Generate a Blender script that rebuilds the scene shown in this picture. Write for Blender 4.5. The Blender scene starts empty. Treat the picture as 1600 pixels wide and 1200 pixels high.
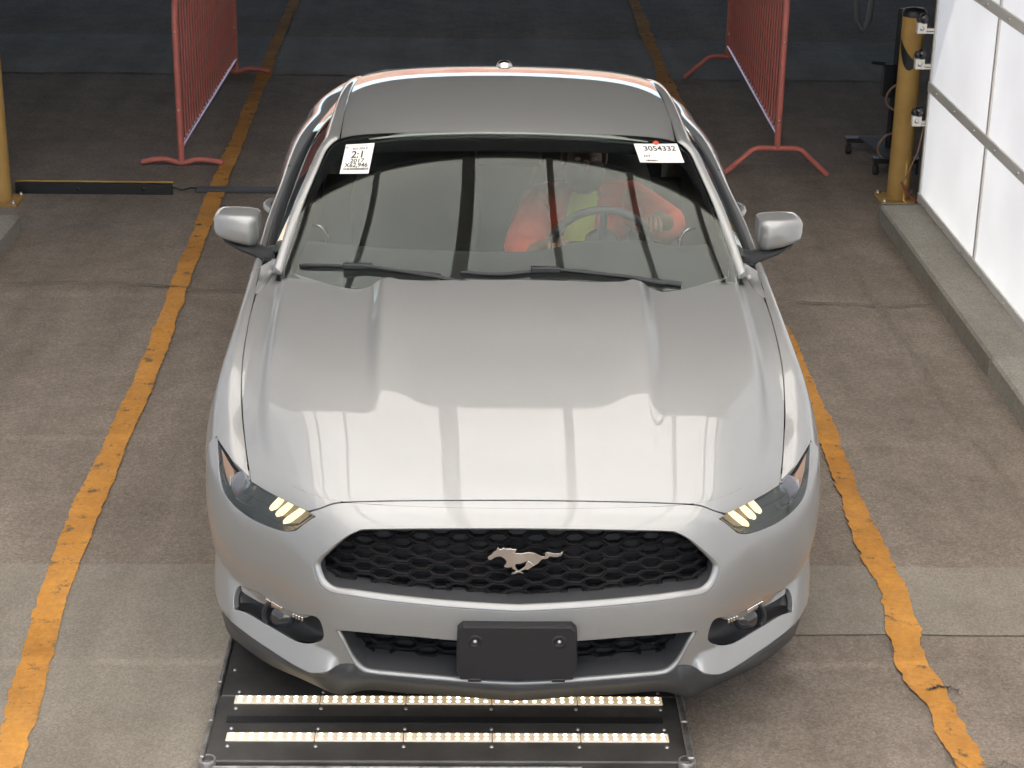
import bpy, math, random
import numpy as np
from mathutils import Vector, Matrix
from mathutils.geometry import delaunay_2d_cdt
random.seed(7)
SC = bpy.context.scene
COL = SC.collection
R = math.radians
# ------------------------------------------------------------------ camera
CP, CY, CR = R(21.226), R(1.338), R(.906)
fw = Vector((math.sin(CY)*math.cos(CP), math.cos(CY)*math.cos(CP), -math.sin(CP)))
rt = Vector((math.cos(CY), -math.sin(CY), 0)); up = rt.cross(fw)
rt, up = rt*math.cos(CR)+up*math.sin(CR), up*math.cos(CR)-rt*math.sin(CR)
cam = bpy.data.objects.new('camera', bpy.data.cameras.new('camera'))
cam.data.lens = 66.375; cam.data.sensor_width = 36; cam.data.clip_end = 2000; cam.data.clip_start = .05
cam.matrix_world = Matrix(((rt.x, up.x, -fw.x, -.129), (rt.y, up.y, -fw.y, -4.495), (rt.z, up.z, -fw.z, 2.892), (0, 0, 0, 1)))
COL.objects.link(cam); SC.camera = cam
# ------------------------------------------------------------------ sky and sun (high, behind the camera, outside the booth)
SUN_EL, SUN_AZ = R(58), R(174)          # azimuth from +y towards +x
w = bpy.data.worlds.new('World'); SC.world = w; w.use_nodes = True
nt = w.node_tree; bg = nt.nodes['Background']
sky = nt.nodes.new('ShaderNodeTexSky'); sky.sky_type = 'NISHITA'; sky.sun_disc = False
sky.sun_elevation = SUN_EL; sky.sun_rotation = SUN_AZ
nt.links.new(sky.outputs[0], bg.inputs[0]); bg.inputs[1].default_value = .15
sd = bpy.data.lights.new('sun', 'SUN'); sd.energy = 4.6; sd.angle = R(.5); sd.color = (1, .95, .88)
sun = bpy.data.objects.new('sun', sd); COL.objects.link(sun)
sun.rotation_euler = Vector((-math.sin(SUN_AZ)*math.cos(SUN_EL), -math.cos(SUN_AZ)*math.cos(SUN_EL), -math.sin(SUN_EL))).to_track_quat('-Z', 'Y').to_euler()
SC.view_settings.view_transform = 'Standard'; SC.view_settings.look = 'None'
SC.view_settings.gamma = 1; SC.view_settings.use_curve_mapping = False
SC.view_settings.exposure = 1.6
SC.cycles.max_bounces = 10; SC.cycles.diffuse_bounces = 5; SC.cycles.glossy_bounces = 5
SC.cycles.transparent_max_bounces = 16; SC.cycles.transmission_bounces = 6
SC.cycles.caustics_reflective = False; SC.cycles.caustics_refractive = False
SC.cycles.use_denoising = True; SC.cycles.sample_clamp_indirect = 6
# ------------------------------------------------------------------ materials
def mat(name, col, rough=.5, metal=0., spec=.5, coat=0., coat_r=.03, coat_ior=1.5, emit=None, es=0., noise=None, bump=None, ns=8., nd=4., bs=200., bd=.001):
    m = bpy.data.materials.new(name); m.use_nodes = True; t = m.node_tree
    b = t.nodes['Principled BSDF']; b.inputs['Base Color'].default_value = (*col, 1)
    b.inputs['Roughness'].default_value = rough; b.inputs['Metallic'].default_value = metal
    b.inputs['Specular IOR Level'].default_value = spec
    b.inputs['Coat Weight'].default_value = coat; b.inputs['Coat IOR'].default_value = coat_ior; b.inputs['Coat Roughness'].default_value = coat_r
    if emit: b.inputs['Emission Color'].default_value = (*emit, 1); b.inputs['Emission Strength'].default_value = es
    tc = t.nodes.new('ShaderNodeTexCoord')
    if noise:                       # second colour mixed in by noise: wear, dust, grain
        n = t.nodes.new('ShaderNodeTexNoise'); n.inputs['Scale'].default_value = ns; n.inputs['Detail'].default_value = nd; n.inputs['Roughness'].default_value = .65
        r = t.nodes.new('ShaderNodeValToRGB'); r.color_ramp.elements[0].position = .36; r.color_ramp.elements[1].position = .66
        r.color_ramp.elements[0].color = (*col, 1); r.color_ramp.elements[1].color = (*noise, 1)
        t.links.new(tc.outputs['Object'], n.inputs['Vector']); t.links.new(n.outputs[0], r.inputs[0]); t.links.new(r.outputs[0], b.inputs['Base Color'])
    if bump:
        n = t.nodes.new('ShaderNodeTexNoise'); n.inputs['Scale'].default_value = bs; n.inputs['Detail'].default_value = 3
        bp = t.nodes.new('ShaderNodeBump'); bp.inputs['Strength'].default_value = bump; bp.inputs['Distance'].default_value = bd
        t.links.new(tc.outputs['Object'], n.inputs['Vector']); t.links.new(n.outputs[0], bp.inputs['Height']); t.links.new(bp.outputs[0], b.inputs['Normal'])
    return m
def glassmat(name, tint, ior=1.5, gain=1.0):
    """a single sheet of clear glass: tinted see-through plus a mirror reflection by angle"""
    m = bpy.data.materials.new(name); m.use_nodes = True; t = m.node_tree; t.nodes.clear()
    o = t.nodes.new('ShaderNodeOutputMaterial'); mx = t.nodes.new('ShaderNodeMixShader')
    tr = t.nodes.new('ShaderNodeBsdfTransparent'); tr.inputs[0].default_value = (*tint, 1)
    gl = t.nodes.new('ShaderNodeBsdfGlossy'); gl.inputs['Roughness'].default_value = .0; gl.inputs[0].default_value = (.93, 1, .95, 1)
    fr = t.nodes.new('ShaderNodeFresnel'); fr.inputs[0].default_value = ior
    ml = t.nodes.new('ShaderNodeMath'); ml.operation = 'MULTIPLY'; ml.inputs[1].default_value = gain; ml.use_clamp = True
    t.links.new(fr.outputs[0], ml.inputs[0]); t.links.new(ml.outputs[0], mx.inputs[0])
    t.links.new(tr.outputs[0], mx.inputs[1]); t.links.new(gl.outputs[0], mx.inputs[2]); t.links.new(mx.outputs[0], o.inputs[0])
    return m
def panelmat(name, col, through, back):
    """white translucent sheet: daylight from outside glows through it"""
    m = bpy.data.materials.new(name); m.use_nodes = True; t = m.node_tree; t.nodes.clear()
    o = t.nodes.new('ShaderNodeOutputMaterial'); ad = t.nodes.new('ShaderNodeAddShader')
    a = t.nodes.new('ShaderNodeBsdfTranslucent'); b = t.nodes.new('ShaderNodeBsdfDiffuse')
    a.inputs[0].default_value = tuple(c*through for c in col)+(1,); b.inputs[0].default_value = tuple(c*back for c in col)+(1,)
    ge = t.nodes.new('ShaderNodeNewGeometry'); n = t.nodes.new('ShaderNodeTexNoise'); n.inputs['Scale'].default_value = 1.1; n.inputs['Detail'].default_value = 5
    t.links.new(ge.outputs['Position'], n.inputs['Vector'])
    for sh_, k_ in ((a, through), (b, back)):           # uneven, slightly soiled sheet
        r = t.nodes.new('ShaderNodeValToRGB'); r.color_ramp.elements[0].position = .3; r.color_ramp.elements[1].position = .62
        r.color_ramp.elements[0].color = tuple(c*k_*.90 for c in col)+(1,); r.color_ramp.elements[1].color = tuple(c*k_ for c in col)+(1,)
        t.links.new(n.outputs[0], r.inputs[0]); t.links.new(r.outputs[0], sh_.inputs[0])
    t.links.new(a.outputs[0], ad.inputs[0]); t.links.new(b.outputs[0], ad.inputs[1]); t.links.new(ad.outputs[0], o.inputs[0])
    return m
def groundmat(name, c0, c1, stain, grain=1., rough=.85, bump=.5):
    m = bpy.data.materials.new(name); m.use_nodes = True; t = m.node_tree; b = t.nodes['Principled BSDF']
    b.inputs['Roughness'].default_value = rough; b.inputs['Specular IOR Level'].default_value = .10
    tc = t.nodes.new('ShaderNodeTexCoord')
    def nz(scale, det, ro=.6):
        n = t.nodes.new('ShaderNodeTexNoise'); n.inputs['Scale'].default_value = scale; n.inputs['Detail'].default_value = det; n.inputs['Roughness'].default_value = ro
        t.links.new(tc.outputs['Object'], n.inputs['Vector']); return n
    def ramp(src, p0, p1, k0, k1):
        r = t.nodes.new('ShaderNodeValToRGB'); e = r.color_ramp.elements
        e[0].position = p0; e[1].position = p1; e[0].color = (*k0, 1); e[1].color = (*k1, 1); t.links.new(src, r.inputs[0]); return r
    def mixc(bt, fac, a, c):
        x = t.nodes.new('ShaderNodeMix'); x.data_type = 'RGBA'; x.blend_type = bt; x.inputs[0].default_value = fac
        t.links.new(a, x.inputs[6]); t.links.new(c, x.inputs[7]); return x.outputs[2]
    fine = ramp(nz(140*grain, 3, .7).outputs[0], .34, .68, c0, c1)
    vor = t.nodes.new('ShaderNodeTexVoronoi'); vor.inputs['Scale'].default_value = 95*grain; t.links.new(tc.outputs['Object'], vor.inputs['Vector'])
    spk = ramp(vor.outputs['Color'], .2, .95, (.80, .79, .78), (1.20, 1.19, 1.18))
    base = mixc('MULTIPLY', .8, fine.outputs[0], spk.outputs[0])
    big = ramp(nz(1.3, 6, .62).outputs[0], .30, .68, (.78, .77, .76), (1.08, 1.075, 1.07))
    base = mixc('MULTIPLY', .9, base, big.outputs[0])
    mid = ramp(nz(6, 5, .7).outputs[0], .42, .72, (1, 1, 1), stain)
    base = mixc('MULTIPLY', .8, base, mid.outputs[0])
    mp = t.nodes.new('ShaderNodeMapping'); mp.inputs['Scale'].default_value = (2.6, .22, 1); t.links.new(tc.outputs['Object'], mp.inputs['Vector'])
    n5 = nz(1.0, 5, .6); t.links.new(mp.outputs[0], n5.inputs['Vector'])
    trk = ramp(n5.outputs[0], .38, .66, (.80, .79, .78), (1.07, 1.07, 1.07)); base = mixc('MULTIPLY', .85, base, trk.outputs[0])
    v2 = t.nodes.new('ShaderNodeTexVoronoi'); v2.inputs['Scale'].default_value = 2.3; v2.inputs['Randomness'].default_value = 1; t.links.new(tc.outputs['Object'], v2.inputs['Vector'])
    drp = ramp(v2.outputs['Distance'], .015, .075, (.62, .60, .58), (1, 1, 1)); base = mixc('MULTIPLY', .7, base, drp.outputs[0])
    t.links.new(base, b.inputs['Base Color'])
    bp = t.nodes.new('ShaderNodeBump'); bp.inputs['Strength'].default_value = bump; bp.inputs['Distance'].default_value = .004
    t.links.new(vor.outputs['Distance'], bp.inputs['Height']); t.links.new(bp.outputs[0], b.inputs['Normal'])
    return m
def paintmat(name, col, wear, hole, scale=14., thr=(.52, .62), keep=1.):
    """road paint with the surface below showing where it has worn off"""
    m = bpy.data.materials.new(name); m.use_nodes = True; t = m.node_tree; b = t.nodes['Principled BSDF']; b.inputs['Roughness'].default_value = .9; b.inputs['Specular IOR Level'].default_value = .08
    tc = t.nodes.new('ShaderNodeTexCoord')
    def ramp(scale, det, p0, p1, k0, k1):
        n = t.nodes.new('ShaderNodeTexNoise'); n.inputs['Scale'].default_value = scale; n.inputs['Detail'].default_value = det; n.inputs['Roughness'].default_value = .7
        r = t.nodes.new('ShaderNodeValToRGB'); e = r.color_ramp.elements; e[0].position = p0; e[1].position = p1; e[0].color = (*k0, 1); e[1].color = (*k1, 1)
        t.links.new(tc.outputs['Object'], n.inputs['Vector']); t.links.new(n.outputs[0], r.inputs[0]); return r
    a = ramp(5, 6, .35, .7, col, wear); h = ramp(scale, 8, thr[0], thr[1], (0, 0, 0), (1, 1, 1))
    x = t.nodes.new('ShaderNodeMix'); x.data_type = 'RGBA'; x.inputs[7].default_value = (*hole, 1)
    t.links.new(h.outputs[0], x.inputs[0]); t.links.new(a.outputs[0], x.inputs[6])
    g = ramp(1.7, 7, .34, .64, (.66, .62, .58), (1.06, 1.06, 1.05)); y = t.nodes.new('ShaderNodeMix'); y.data_type = 'RGBA'; y.blend_type = 'MULTIPLY'; y.inputs[0].default_value = .85
    g2 = ramp(60, 4, .36, .66, (.84, .82, .80), (1.08, 1.08, 1.08)); y2 = t.nodes.new('ShaderNodeMix'); y2.data_type = 'RGBA'; y2.blend_type = 'MULTIPLY'; y2.inputs[0].default_value = .8
    t.links.new(x.outputs[2], y.inputs[6]); t.links.new(g.outputs[0], y.inputs[7]); t.links.new(y.outputs[2], y2.inputs[6]); t.links.new(g2.outputs[0], y2.inputs[7]); t.links.new(y2.outputs[2], b.inputs['Base Color'])
    tr = t.nodes.new('ShaderNodeBsdfTransparent'); mx = t.nodes.new('ShaderNodeMixShader'); ma = t.nodes.new('ShaderNodeMath'); ma.operation = 'MULTIPLY_ADD'; ma.inputs[1].default_value = -.85*keep; ma.inputs[2].default_value = keep
    o = t.nodes['Material Output']; t.links.new(h.outputs[0], ma.inputs[0]); t.links.new(ma.outputs[0], mx.inputs[0]); t.links.new(tr.outputs[0], mx.inputs[1]); t.links.new(b.outputs[0], mx.inputs[2]); t.links.new(mx.outputs[0], o.inputs[0])
    return m
M = {}
M['asphalt'] = groundmat('asphalt', (.215, .180, .146), (.335, .285, .235), (.76, .75, .74))
M['concrete'] = groundmat('concrete', (.275, .247, .202), (.325, .29, .24), (.86, .85, .83), grain=1.9, bump=.1)
M['kerb'] = groundmat('kerb_concrete', (.33, .315, .275), (.40, .38, .335), (.84, .83, .81), grain=1.5, bump=.1)
M['drain'] = groundmat('smooth_concrete', (.25, .235, .21), (.33, .31, .28), (.84, .83, .81), grain=1.5, rough=.8, bump=.05)
M['yellow_line'] = paintmat('yellow_road_paint', (.64, .305, .07), (.52, .26, .08), (.27, .215, .155), thr=(.575, .70))
M['faded_line'] = paintmat('faded_road_paint', (.31, .24, .165), (.27, .215, .155), (.25, .205, .16), scale=9, thr=(.35, .6), keep=.30)
M['panel'] = panelmat('translucent_panel', (1.0, .972, .925), .80, .17)
M['wall_panel'] = panelmat('wall_panel', (1.0, .985, .955), .85, .12)
M['soffit'] = panelmat('soffit_panel', (.95, .95, .95), .50, .25)
M['frame'] = mat('panel_frame', (.62, .60, .56), .5)
M['dark_frame'] = mat('roof_beam', (.70, .67, .62), .6)
M['steel'] = mat('zinc_steel', (.55, .54, .53), .35, 1.)
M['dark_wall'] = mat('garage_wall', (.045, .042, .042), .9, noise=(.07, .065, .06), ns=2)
M['yellow'] = mat('yellow_bollard_paint', (.46, .285, .095), .9, 0, .08, noise=(.39, .235, .08), ns=6)
M['barrier_red'] = mat('red_barrier_paint', (.56, .165, .125), .6, noise=(.45, .13, .105), ns=9)
M['galv'] = mat('worn_bare_tube', (.42, .38, .52), .3, .8, noise=(.30, .16, .2), ns=60)
M['paint'] = mat('silver_car_paint', (.345, .344, .335), .46, .62, .5, 1., .02, coat_ior=1.54)
M['black_plastic'] = mat('black_plastic', (.016, .016, .017), .45)
M['grille_black'] = mat('grille_black', (.014, .0125, .013), .55, 0, .2)
M['bracket_black'] = mat('bracket_black', (.020, .0185, .019), .55, 0, .35, bump=.08, bs=700, bd=.0004)
M['grey_plastic'] = mat('dark_grey_plastic', (.066, .066, .069), .55, bump=.08, bs=900, bd=.0004)
M['gloss_black'] = mat('gloss_black', (.012, .012, .013), .12, 0, .5, .6)
M['rubber'] = mat('tyre_rubber', (.018, .018, .018), .75)
M['alloy'] = mat('alloy_wheel', (.42, .42, .43), .28, .9)
M['chrome'] = mat('chrome', (.80, .79, .78), .09, 1.)
M['screen'] = glassmat('windscreen_glass', (.93, .98, .945), 1.5, 1.12)
M['sideglass'] = glassmat('side_glass', (.66, .72, .68), 1.5, 1.3)
M['lens'] = glassmat('lamp_lens', (.95, .96, .955), 1.5, 1.3)
M['interior'] = mat('interior_black', (.020, .020, .021), .7)
M['seat'] = mat('seat_cloth', (.028, .027, .027), .9)
M['white'] = mat('white_paper', (.80, .77, .71), .6)
M['ink'] = mat('black_ink', (.02, .02, .02), .6)
M['reddot'] = mat('red_sticker', (.75, .06, .03), .4)
M['amber'] = mat('amber_marker', (.92, .52, .34), .25, coat=.5)
M['drl'] = mat('daytime_light', (.9, .75, .45), .4, emit=(1., .74, .36), es=.6)
M['led'] = mat('led_chip', (1, .9, .6), .4, emit=(1., .80, .48), es=2.6)
M['led_bar'] = mat('led_bar_cover', (.60, .57, .52), .25, emit=(1., .72, .40), es=.12)
M['plate_steel'] = mat('ramp_steel', (.062, .058, .054), .38, .3, noise=(.10, .094, .088), ns=7)
M['edge_steel'] = mat('worn_edge', (.50, .48, .45), .4, .8, noise=(.2, .19, .18), ns=12)
# ------------------------------------------------------------------ object helpers
def tag(o, label=None, cat=None, group=None, kind=None):
    if label: o['label'] = label
    if cat: o['category'] = cat
    if group: o['group'] = group
    if kind: o['kind'] = kind
    return o
def empty(name, loc, label, cat, group=None, rz=0):
    o = bpy.data.objects.new(name, None); COL.objects.link(o); o.location = loc; o.rotation_euler = (0, 0, rz); o.empty_display_size = .1
    return tag(o, label, cat, group)
def link(name, me, m, parent=None, loc=(0, 0, 0), rot=None):
    o = bpy.data.objects.new(name, me); COL.objects.link(o)
    if m is not None and len(me.materials) == 0: me.materials.append(M[m] if isinstance(m, str) else m)
    if parent is not None:
        o.parent = parent
        if parent.parent is not None: pl = Vector(parent.location)+Vector(parent.parent.location)
        else: pl = Vector(parent.location)
    else: pl = Vector((0, 0, 0))
    o.location = Vector(loc)-pl
    if rot: o.rotation_euler = rot
    return o
class MB:
    """collects faces; build() makes one mesh object; coordinates are world metres"""
    def __init__(s): s.v = []; s.f = []; s.sm = []
    def add(s, vs, fs, smooth=False):
        n = len(s.v); s.v += [tuple(map(float, p)) for p in vs]; s.f += [tuple(i+n for i in f) for f in fs]; s.sm += [smooth]*len(fs); return s
    def box(s, x0, x1, y0, y1, z0, z1, bev=0.):
        if bev <= 0:
            return s.add([(x0,y0,z0),(x1,y0,z0),(x1,y1,z0),(x0,y1,z0),(x0,y0,z1),(x1,y0,z1),(x1,y1,z1),(x0,y1,z1)], [(0,3,2,1),(4,5,6,7),(0,1,5,4),(1,2,6,5),(2,3,7,6),(3,0,4,7)])
        b = bev; vs = []
        for z, k in ((z0, b), (z0+b, 0), (z1-b, 0), (z1, b)):
            for (x, y) in ((x0+b+k*.0, y0+k), (x1-b, y0+k), (x1-k, y0+b), (x1-k, y1-b), (x1-b, y1-k), (x0+b, y1-k), (x0+k, y1-b), (x0+k, y0+b)): vs.append((x, y, z))
        fs = [tuple(range(7, -1, -1)), tuple(range(24, 32))]
        for r in range(3):
            for i in range(8): j = (i+1) % 8; fs.append((r*8+i, r*8+j, r*8+8+j, r*8+8+i))
        return s.add(vs, fs)
    def tube(s, pts, r, n=10, caps=True, closed=False):
        pts = [Vector(p) for p in pts]; rr = r if isinstance(r, (list, tuple)) else [r]*len(pts); vs = []; fs = []
        m = len(pts); prev = None
        for i, p in enumerate(pts):
            a = pts[(i-1) % m] if (closed or i > 0) else p; b = pts[(i+1) % m] if (closed or i < m-1) else p
            t = (b-a).normalized()
            if prev is None: u = t.orthogonal().normalized()
            else:
                u = prev-t*prev.dot(t); u = u.normalized() if u.length > 1e-6 else t.orthogonal().normalized()
            prev = u; q = t.cross(u)
            for k in range(n): an = 2*math.pi*k/n; vs.append(p+(u*math.cos(an)+q*math.sin(an))*rr[i])
        for i in range(m if closed else m-1):
            for k in range(n): l = (k+1) % n; j = (i+1) % m; fs.append((i*n+k, i*n+l, j*n+l, j*n+k))
        s.add(vs, fs, True)
        if caps and not closed:
            s.add(vs[:n], [tuple(range(n-1, -1, -1))]); s.add(vs[-n:], [tuple(range(n))])
        return s
    def lathe(s, c, axis, prof, n=24):
        """prof: (radius, height along axis) list"""
        c = Vector(c); a = Vector(axis).normalized(); u = a.orthogonal().normalized(); q = a.cross(u); vs = []; fs = []
        for r, h in prof:
            for k in range(n): an = 2*math.pi*k/n; vs.append(c+a*h+(u*math.cos(an)+q*math.sin(an))*max(r, 1e-5))
        for i in range(len(prof)-1):
            for k in range(n): l = (k+1) % n; fs.append((i*n+k, i*n+l, i*n+n+l, i*n+n+k))
        return s.add(vs, fs, True)
    def grid(s, P, smooth=True, flip=False):
        P = np.asarray(P); a, b = P.shape[:2]; fs = []
        for i in range(a-1):
            for j in range(b-1):
                f = (i*b+j, i*b+b+j, i*b+b+j+1, i*b+j+1); fs.append(f[::-1] if flip else f)
        return s.add(P.reshape(-1, 3), fs, smooth)
    def mirror(s):
        n = len(s.v); s.f += [tuple(i+n for i in f[::-1]) for f in s.f]; s.sm += s.sm; s.v += [(-x, y, z) for x, y, z in s.v]; return s
    def mesh(s, name, origin=(0, 0, 0)):
        me = bpy.data.meshes.new(name); o = origin
        me.from_pydata([(x-o[0], y-o[1], z-o[2]) for x, y, z in s.v], [], s.f)
        me.polygons.foreach_set('use_smooth', s.sm); me.update(); return me
    def build(s, name, m, parent=None, origin=None):
        if origin is None:
            a = np.array(s.v); origin = tuple((a.min(0)+a.max(0))/2) if parent is not None else (a[:, 0].mean(), a[:, 1].mean(), a[:, 2].min())
        return link(name, s.mesh(name, origin), m, parent, origin)
# ---- smooth curves and the car's surfaces (metres; x across, y from the nose towards the tail, z up)
def cspl(xs, ys):
    """natural cubic spline through (xs, ys), linear beyond the ends; ys may be a list of rows"""
    xs = np.asarray(xs, float); ys = np.asarray(ys, float)
    n = len(xs); h = np.diff(xs)
    A = np.eye(n); B = np.zeros(ys.shape)
    for i in range(1, n-1):
        A[i, i-1] = h[i-1]; A[i, i] = 2*(h[i-1]+h[i]); A[i, i+1] = h[i]
        B[i] = 6*((ys[i+1]-ys[i])/h[i]-(ys[i]-ys[i-1])/h[i-1])
    M = np.linalg.solve(A, B)
    def f(x):
        x = np.asarray(x, float)
        xc = np.clip(x, xs[0], xs[-1])
        i = np.clip(np.searchsorted(xs, xc)-1, 0, n-2)
        a = xs[i+1]-xc; b = xc-xs[i]; hh = h[i]
        if ys.ndim > 1:
            a = a[..., None]; b = b[..., None]; hh = hh[..., None]
        r = M[i]*a**3/(6*hh)+M[i+1]*b**3/(6*hh)+(ys[i]/hh-M[i]*hh/6)*a+(ys[i+1]/hh-M[i+1]*hh/6)*b
        s0 = (ys[1]-ys[0])/h[0]-h[0]*(2*M[0]+M[1])/6
        s1 = (ys[-1]-ys[-2])/h[-1]+h[-1]*(2*M[-1]+M[-2])/6
        lo = np.minimum(x-xs[0], 0); hi = np.maximum(x-xs[-1], 0)
        if ys.ndim > 1:
            lo = lo[..., None]; hi = hi[..., None]
        return r+lo*s0+hi*s1
    return f
def sstep(t):
    t = np.clip(t, 0, 1); return t*t*t*(t*(t*6-15)+10)
# plan of the nose as a parametric curve s -> (x, y)
PLAN = [(0,0),(.2,.004),(.4,.022),(.484,.040),(.555,.078),(.63,.150),(.70,.232),(.80,.348),(.866,.450),(.898,.530),(.912,.62),(.919,.74),(.920,.86),(.920,1.05)]
_pl = np.array([(-x, y) for x, y in PLAN[:0:-1]]+PLAN)
_sl = np.concatenate([[0], np.cumsum(np.hypot(*np.diff(_pl, axis=0).T))]); _sl -= _sl[len(PLAN)-1]
plan = cspl(_sl, _pl)
_px = np.linspace(-1.5, 1.5, 1501); _pp = plan(_px)
_k = np.where(np.diff(_pp[:, 0]) <= 1e-6)[0]
def plan_y(x):
    m = (_px >= 0) & (_px <= .95)
    return np.interp(np.abs(x), _pp[m, 0], _pp[m, 1])
# centre profile: height -> y, shared by fascia, lamps, wings' fronts; the hood is its inverse
PROF = [(.16,.05),(.21,.026),(.26,.008),(.33,.002),(.40,0.),(.47,.0),(.52,.004),(.57,.012),(.62,.024),(.665,.040),(.70,.062),(.725,.092),(.7405,.122),(.7535,.157)]
HC = [(.040,.665),(.062,.70),(.092,.725),(.122,.7405),(.157,.7535),(.22,.774),(.30,.797),(.42,.828),(.56,.857),(.74,.887),(.95,.914),(1.15,.934),(1.35,.949),(1.55,.960)]
HCf = cspl([a for a, b in HC], [b for a, b in HC])
_hy = np.linspace(.20, .9, 11)
_pz = [z for z, y in PROF]+list(HCf(_hy)); _py = [y for z, y in PROF]+list(_hy)
prof = cspl(_pz, _py)
FX = cspl([.15,.25,.35,.45,.55,.65,.75,.85], [.945,.955,.972,.990,1.0,1.0,.995,.98])
def fascia(u, z, relief=True):
    """u: arc length along the nose plan (signed), z: height"""
    u = np.asarray(u, float); z = np.asarray(z, float)
    p = plan(u); x = p[..., 0]*FX(z); y = p[..., 1]+prof(z)
    if relief:
        a = np.abs(u)
        zf = np.interp(a, [.40,.52,.62,.80,1.0,1.1], [.20,.335,.345,.372,.405,.42])
        w = sstep((a-.485)/.07)
        t = np.clip((zf-z)/.09, 0, 1.3); k = -.082*w*(t*t/(t+.06))
        y = y+k*np.clip(1-(a-.6)*.6, .3, 1); x = x-np.sign(u)*k*np.clip((a-.6)*.35, 0, .12)
        # brow below the lamp: the face tucks in slightly
    return np.stack([x, y, z], -1)
CRX = cspl([.2,.45,.6,.8,1.1,1.4,1.6], [.350,.366,.378,.390,.400,.404,.406])
STX = cspl([.3,.45,.6,.8,1.0,1.25,1.55], [.64,.685,.712,.727,.733,.737,.74])
def hood_z(x, y):
    x = np.abs(np.asarray(x, float)); y = np.asarray(y, float)
    py = plan_y(np.minimum(x, .9))
    z = HCf(y-py*(1-.5*sstep((y-py-.1)/.8)))
    d = x-CRX(y)
    A = .034*sstep((y-.36)/1.10)**.75
    out = sstep((.066-d)/.066)           # centre stands above the shoulders, outer face of the ridge
    dip = .008*sstep((d+.16)/.15)*(d < 0)+.008*(d >= 0)
    z = z+A*out*(1.0)+(dip-.008)*np.clip(A/.02, 0, 1)
    e = x-STX(y)
    z = z-(.024*sstep((y-.32)/.4))*sstep(e/.042)
    return z
def hood(x, y):
    return np.stack([np.asarray(x, float), np.asarray(y, float), hood_z(x, y)], -1)

# body side: wings, doors, quarters.  y along the car, s from the upper edge (0) over the shoulder to the sill (1)
TOPX = cspl([.30,.43,.55,.66,.75,.85,.96,1.09,1.24,1.38,1.55,1.75,2.0,2.5,3.0,3.4,3.8,4.3,4.7], [.735,.761,.782,.801,.812,.822,.829,.833,.836,.838,.842,.847,.852,.852,.838,.805,.765,.725,.69])
TOPZ = cspl([.30,.43,.55,.66,.75,.85,.96,1.09,1.24,1.38,1.55,1.75,2.0,2.5,3.0,3.4,3.8,4.3,4.7], [.700,.735,.763,.787,.810,.839,.865,.888,.906,.918,.928,.936,.945,.958,.970,.980,.975,.955,.92])
SIDX = cspl([.3,.45,.58,.70,.86,1.05,1.3,1.6,2.2,2.8,3.3,3.7,4.2,4.7], [.79,.862,.896,.906,.912,.904,.896,.893,.898,.912,.932,.922,.868,.77])
_ss = np.array([0,.07,.16,.30,.52,.78,1.0])
_sm = []
for j in range(7):
    e = np.zeros(7); e[j] = 1; _sm.append(cspl(_ss, e))
def side(y, s):
    sg = np.where(np.asarray(y) < 0, -1., 1.); y = np.abs(np.asarray(y, float)); s = np.asarray(s, float)
    tx = TOPX(y); tz = TOPZ(y); sx = SIDX(y)
    hx = [tx, tx+(sx-tx)*.42, tx+(sx-tx)*.82, sx, sx-.002, sx-.018, sx-.06]
    fl = sstep((y-2.0)/.8)*sstep((4.2-y)/.5)
    hz = [tz, tz+.003-.012*fl, tz-.035-.03*fl, tz-.13-.03*fl, .55+0*y, .35+0*y, .19+0*y]
    b = [f(s) for f in _sm]
    x = sum(a*c for a, c in zip(hx, b)); z = sum(a*c for a, c in zip(hz, b))
    for yc, zc, r0 in ((.862,.335,.375),(3.545,.335,.375)):       # flared arches
        r = np.hypot(y-yc, z-zc); x = x+.012*np.exp(-((r-r0)/.05)**2)*(z > .1)
    return np.stack([sg*x, y, z], -1)

# greenhouse
def bow(x):
    q = (np.asarray(x, float)/.75)**2; return .115*q+.05*q*q
WSY = cspl([.90,.96,1.06,1.16,1.24,1.285,1.31], [1.262,1.375,1.565,1.765,1.945,2.06,2.13])
def screen(x, z):
    x = np.asarray(x, float); z = np.asarray(z, float)
    return np.stack([x, WSY(z)+bow(x)+.34*(z-1.10)*(x/.65)**2, z], -1)
RC = cspl([2.0,2.06,2.2,2.45,2.75,3.05,3.3,3.6,3.9,4.2], [1.268,1.285,1.309,1.329,1.333,1.317,1.284,1.215,1.125,1.03])
def roof(x, y):
    x = np.asarray(x, float); y = np.asarray(y, float); q = (x/.6)**2
    return np.stack([x, y, RC(y-bow(x)*.55)-.036*q-.020*q**3], -1)
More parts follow.
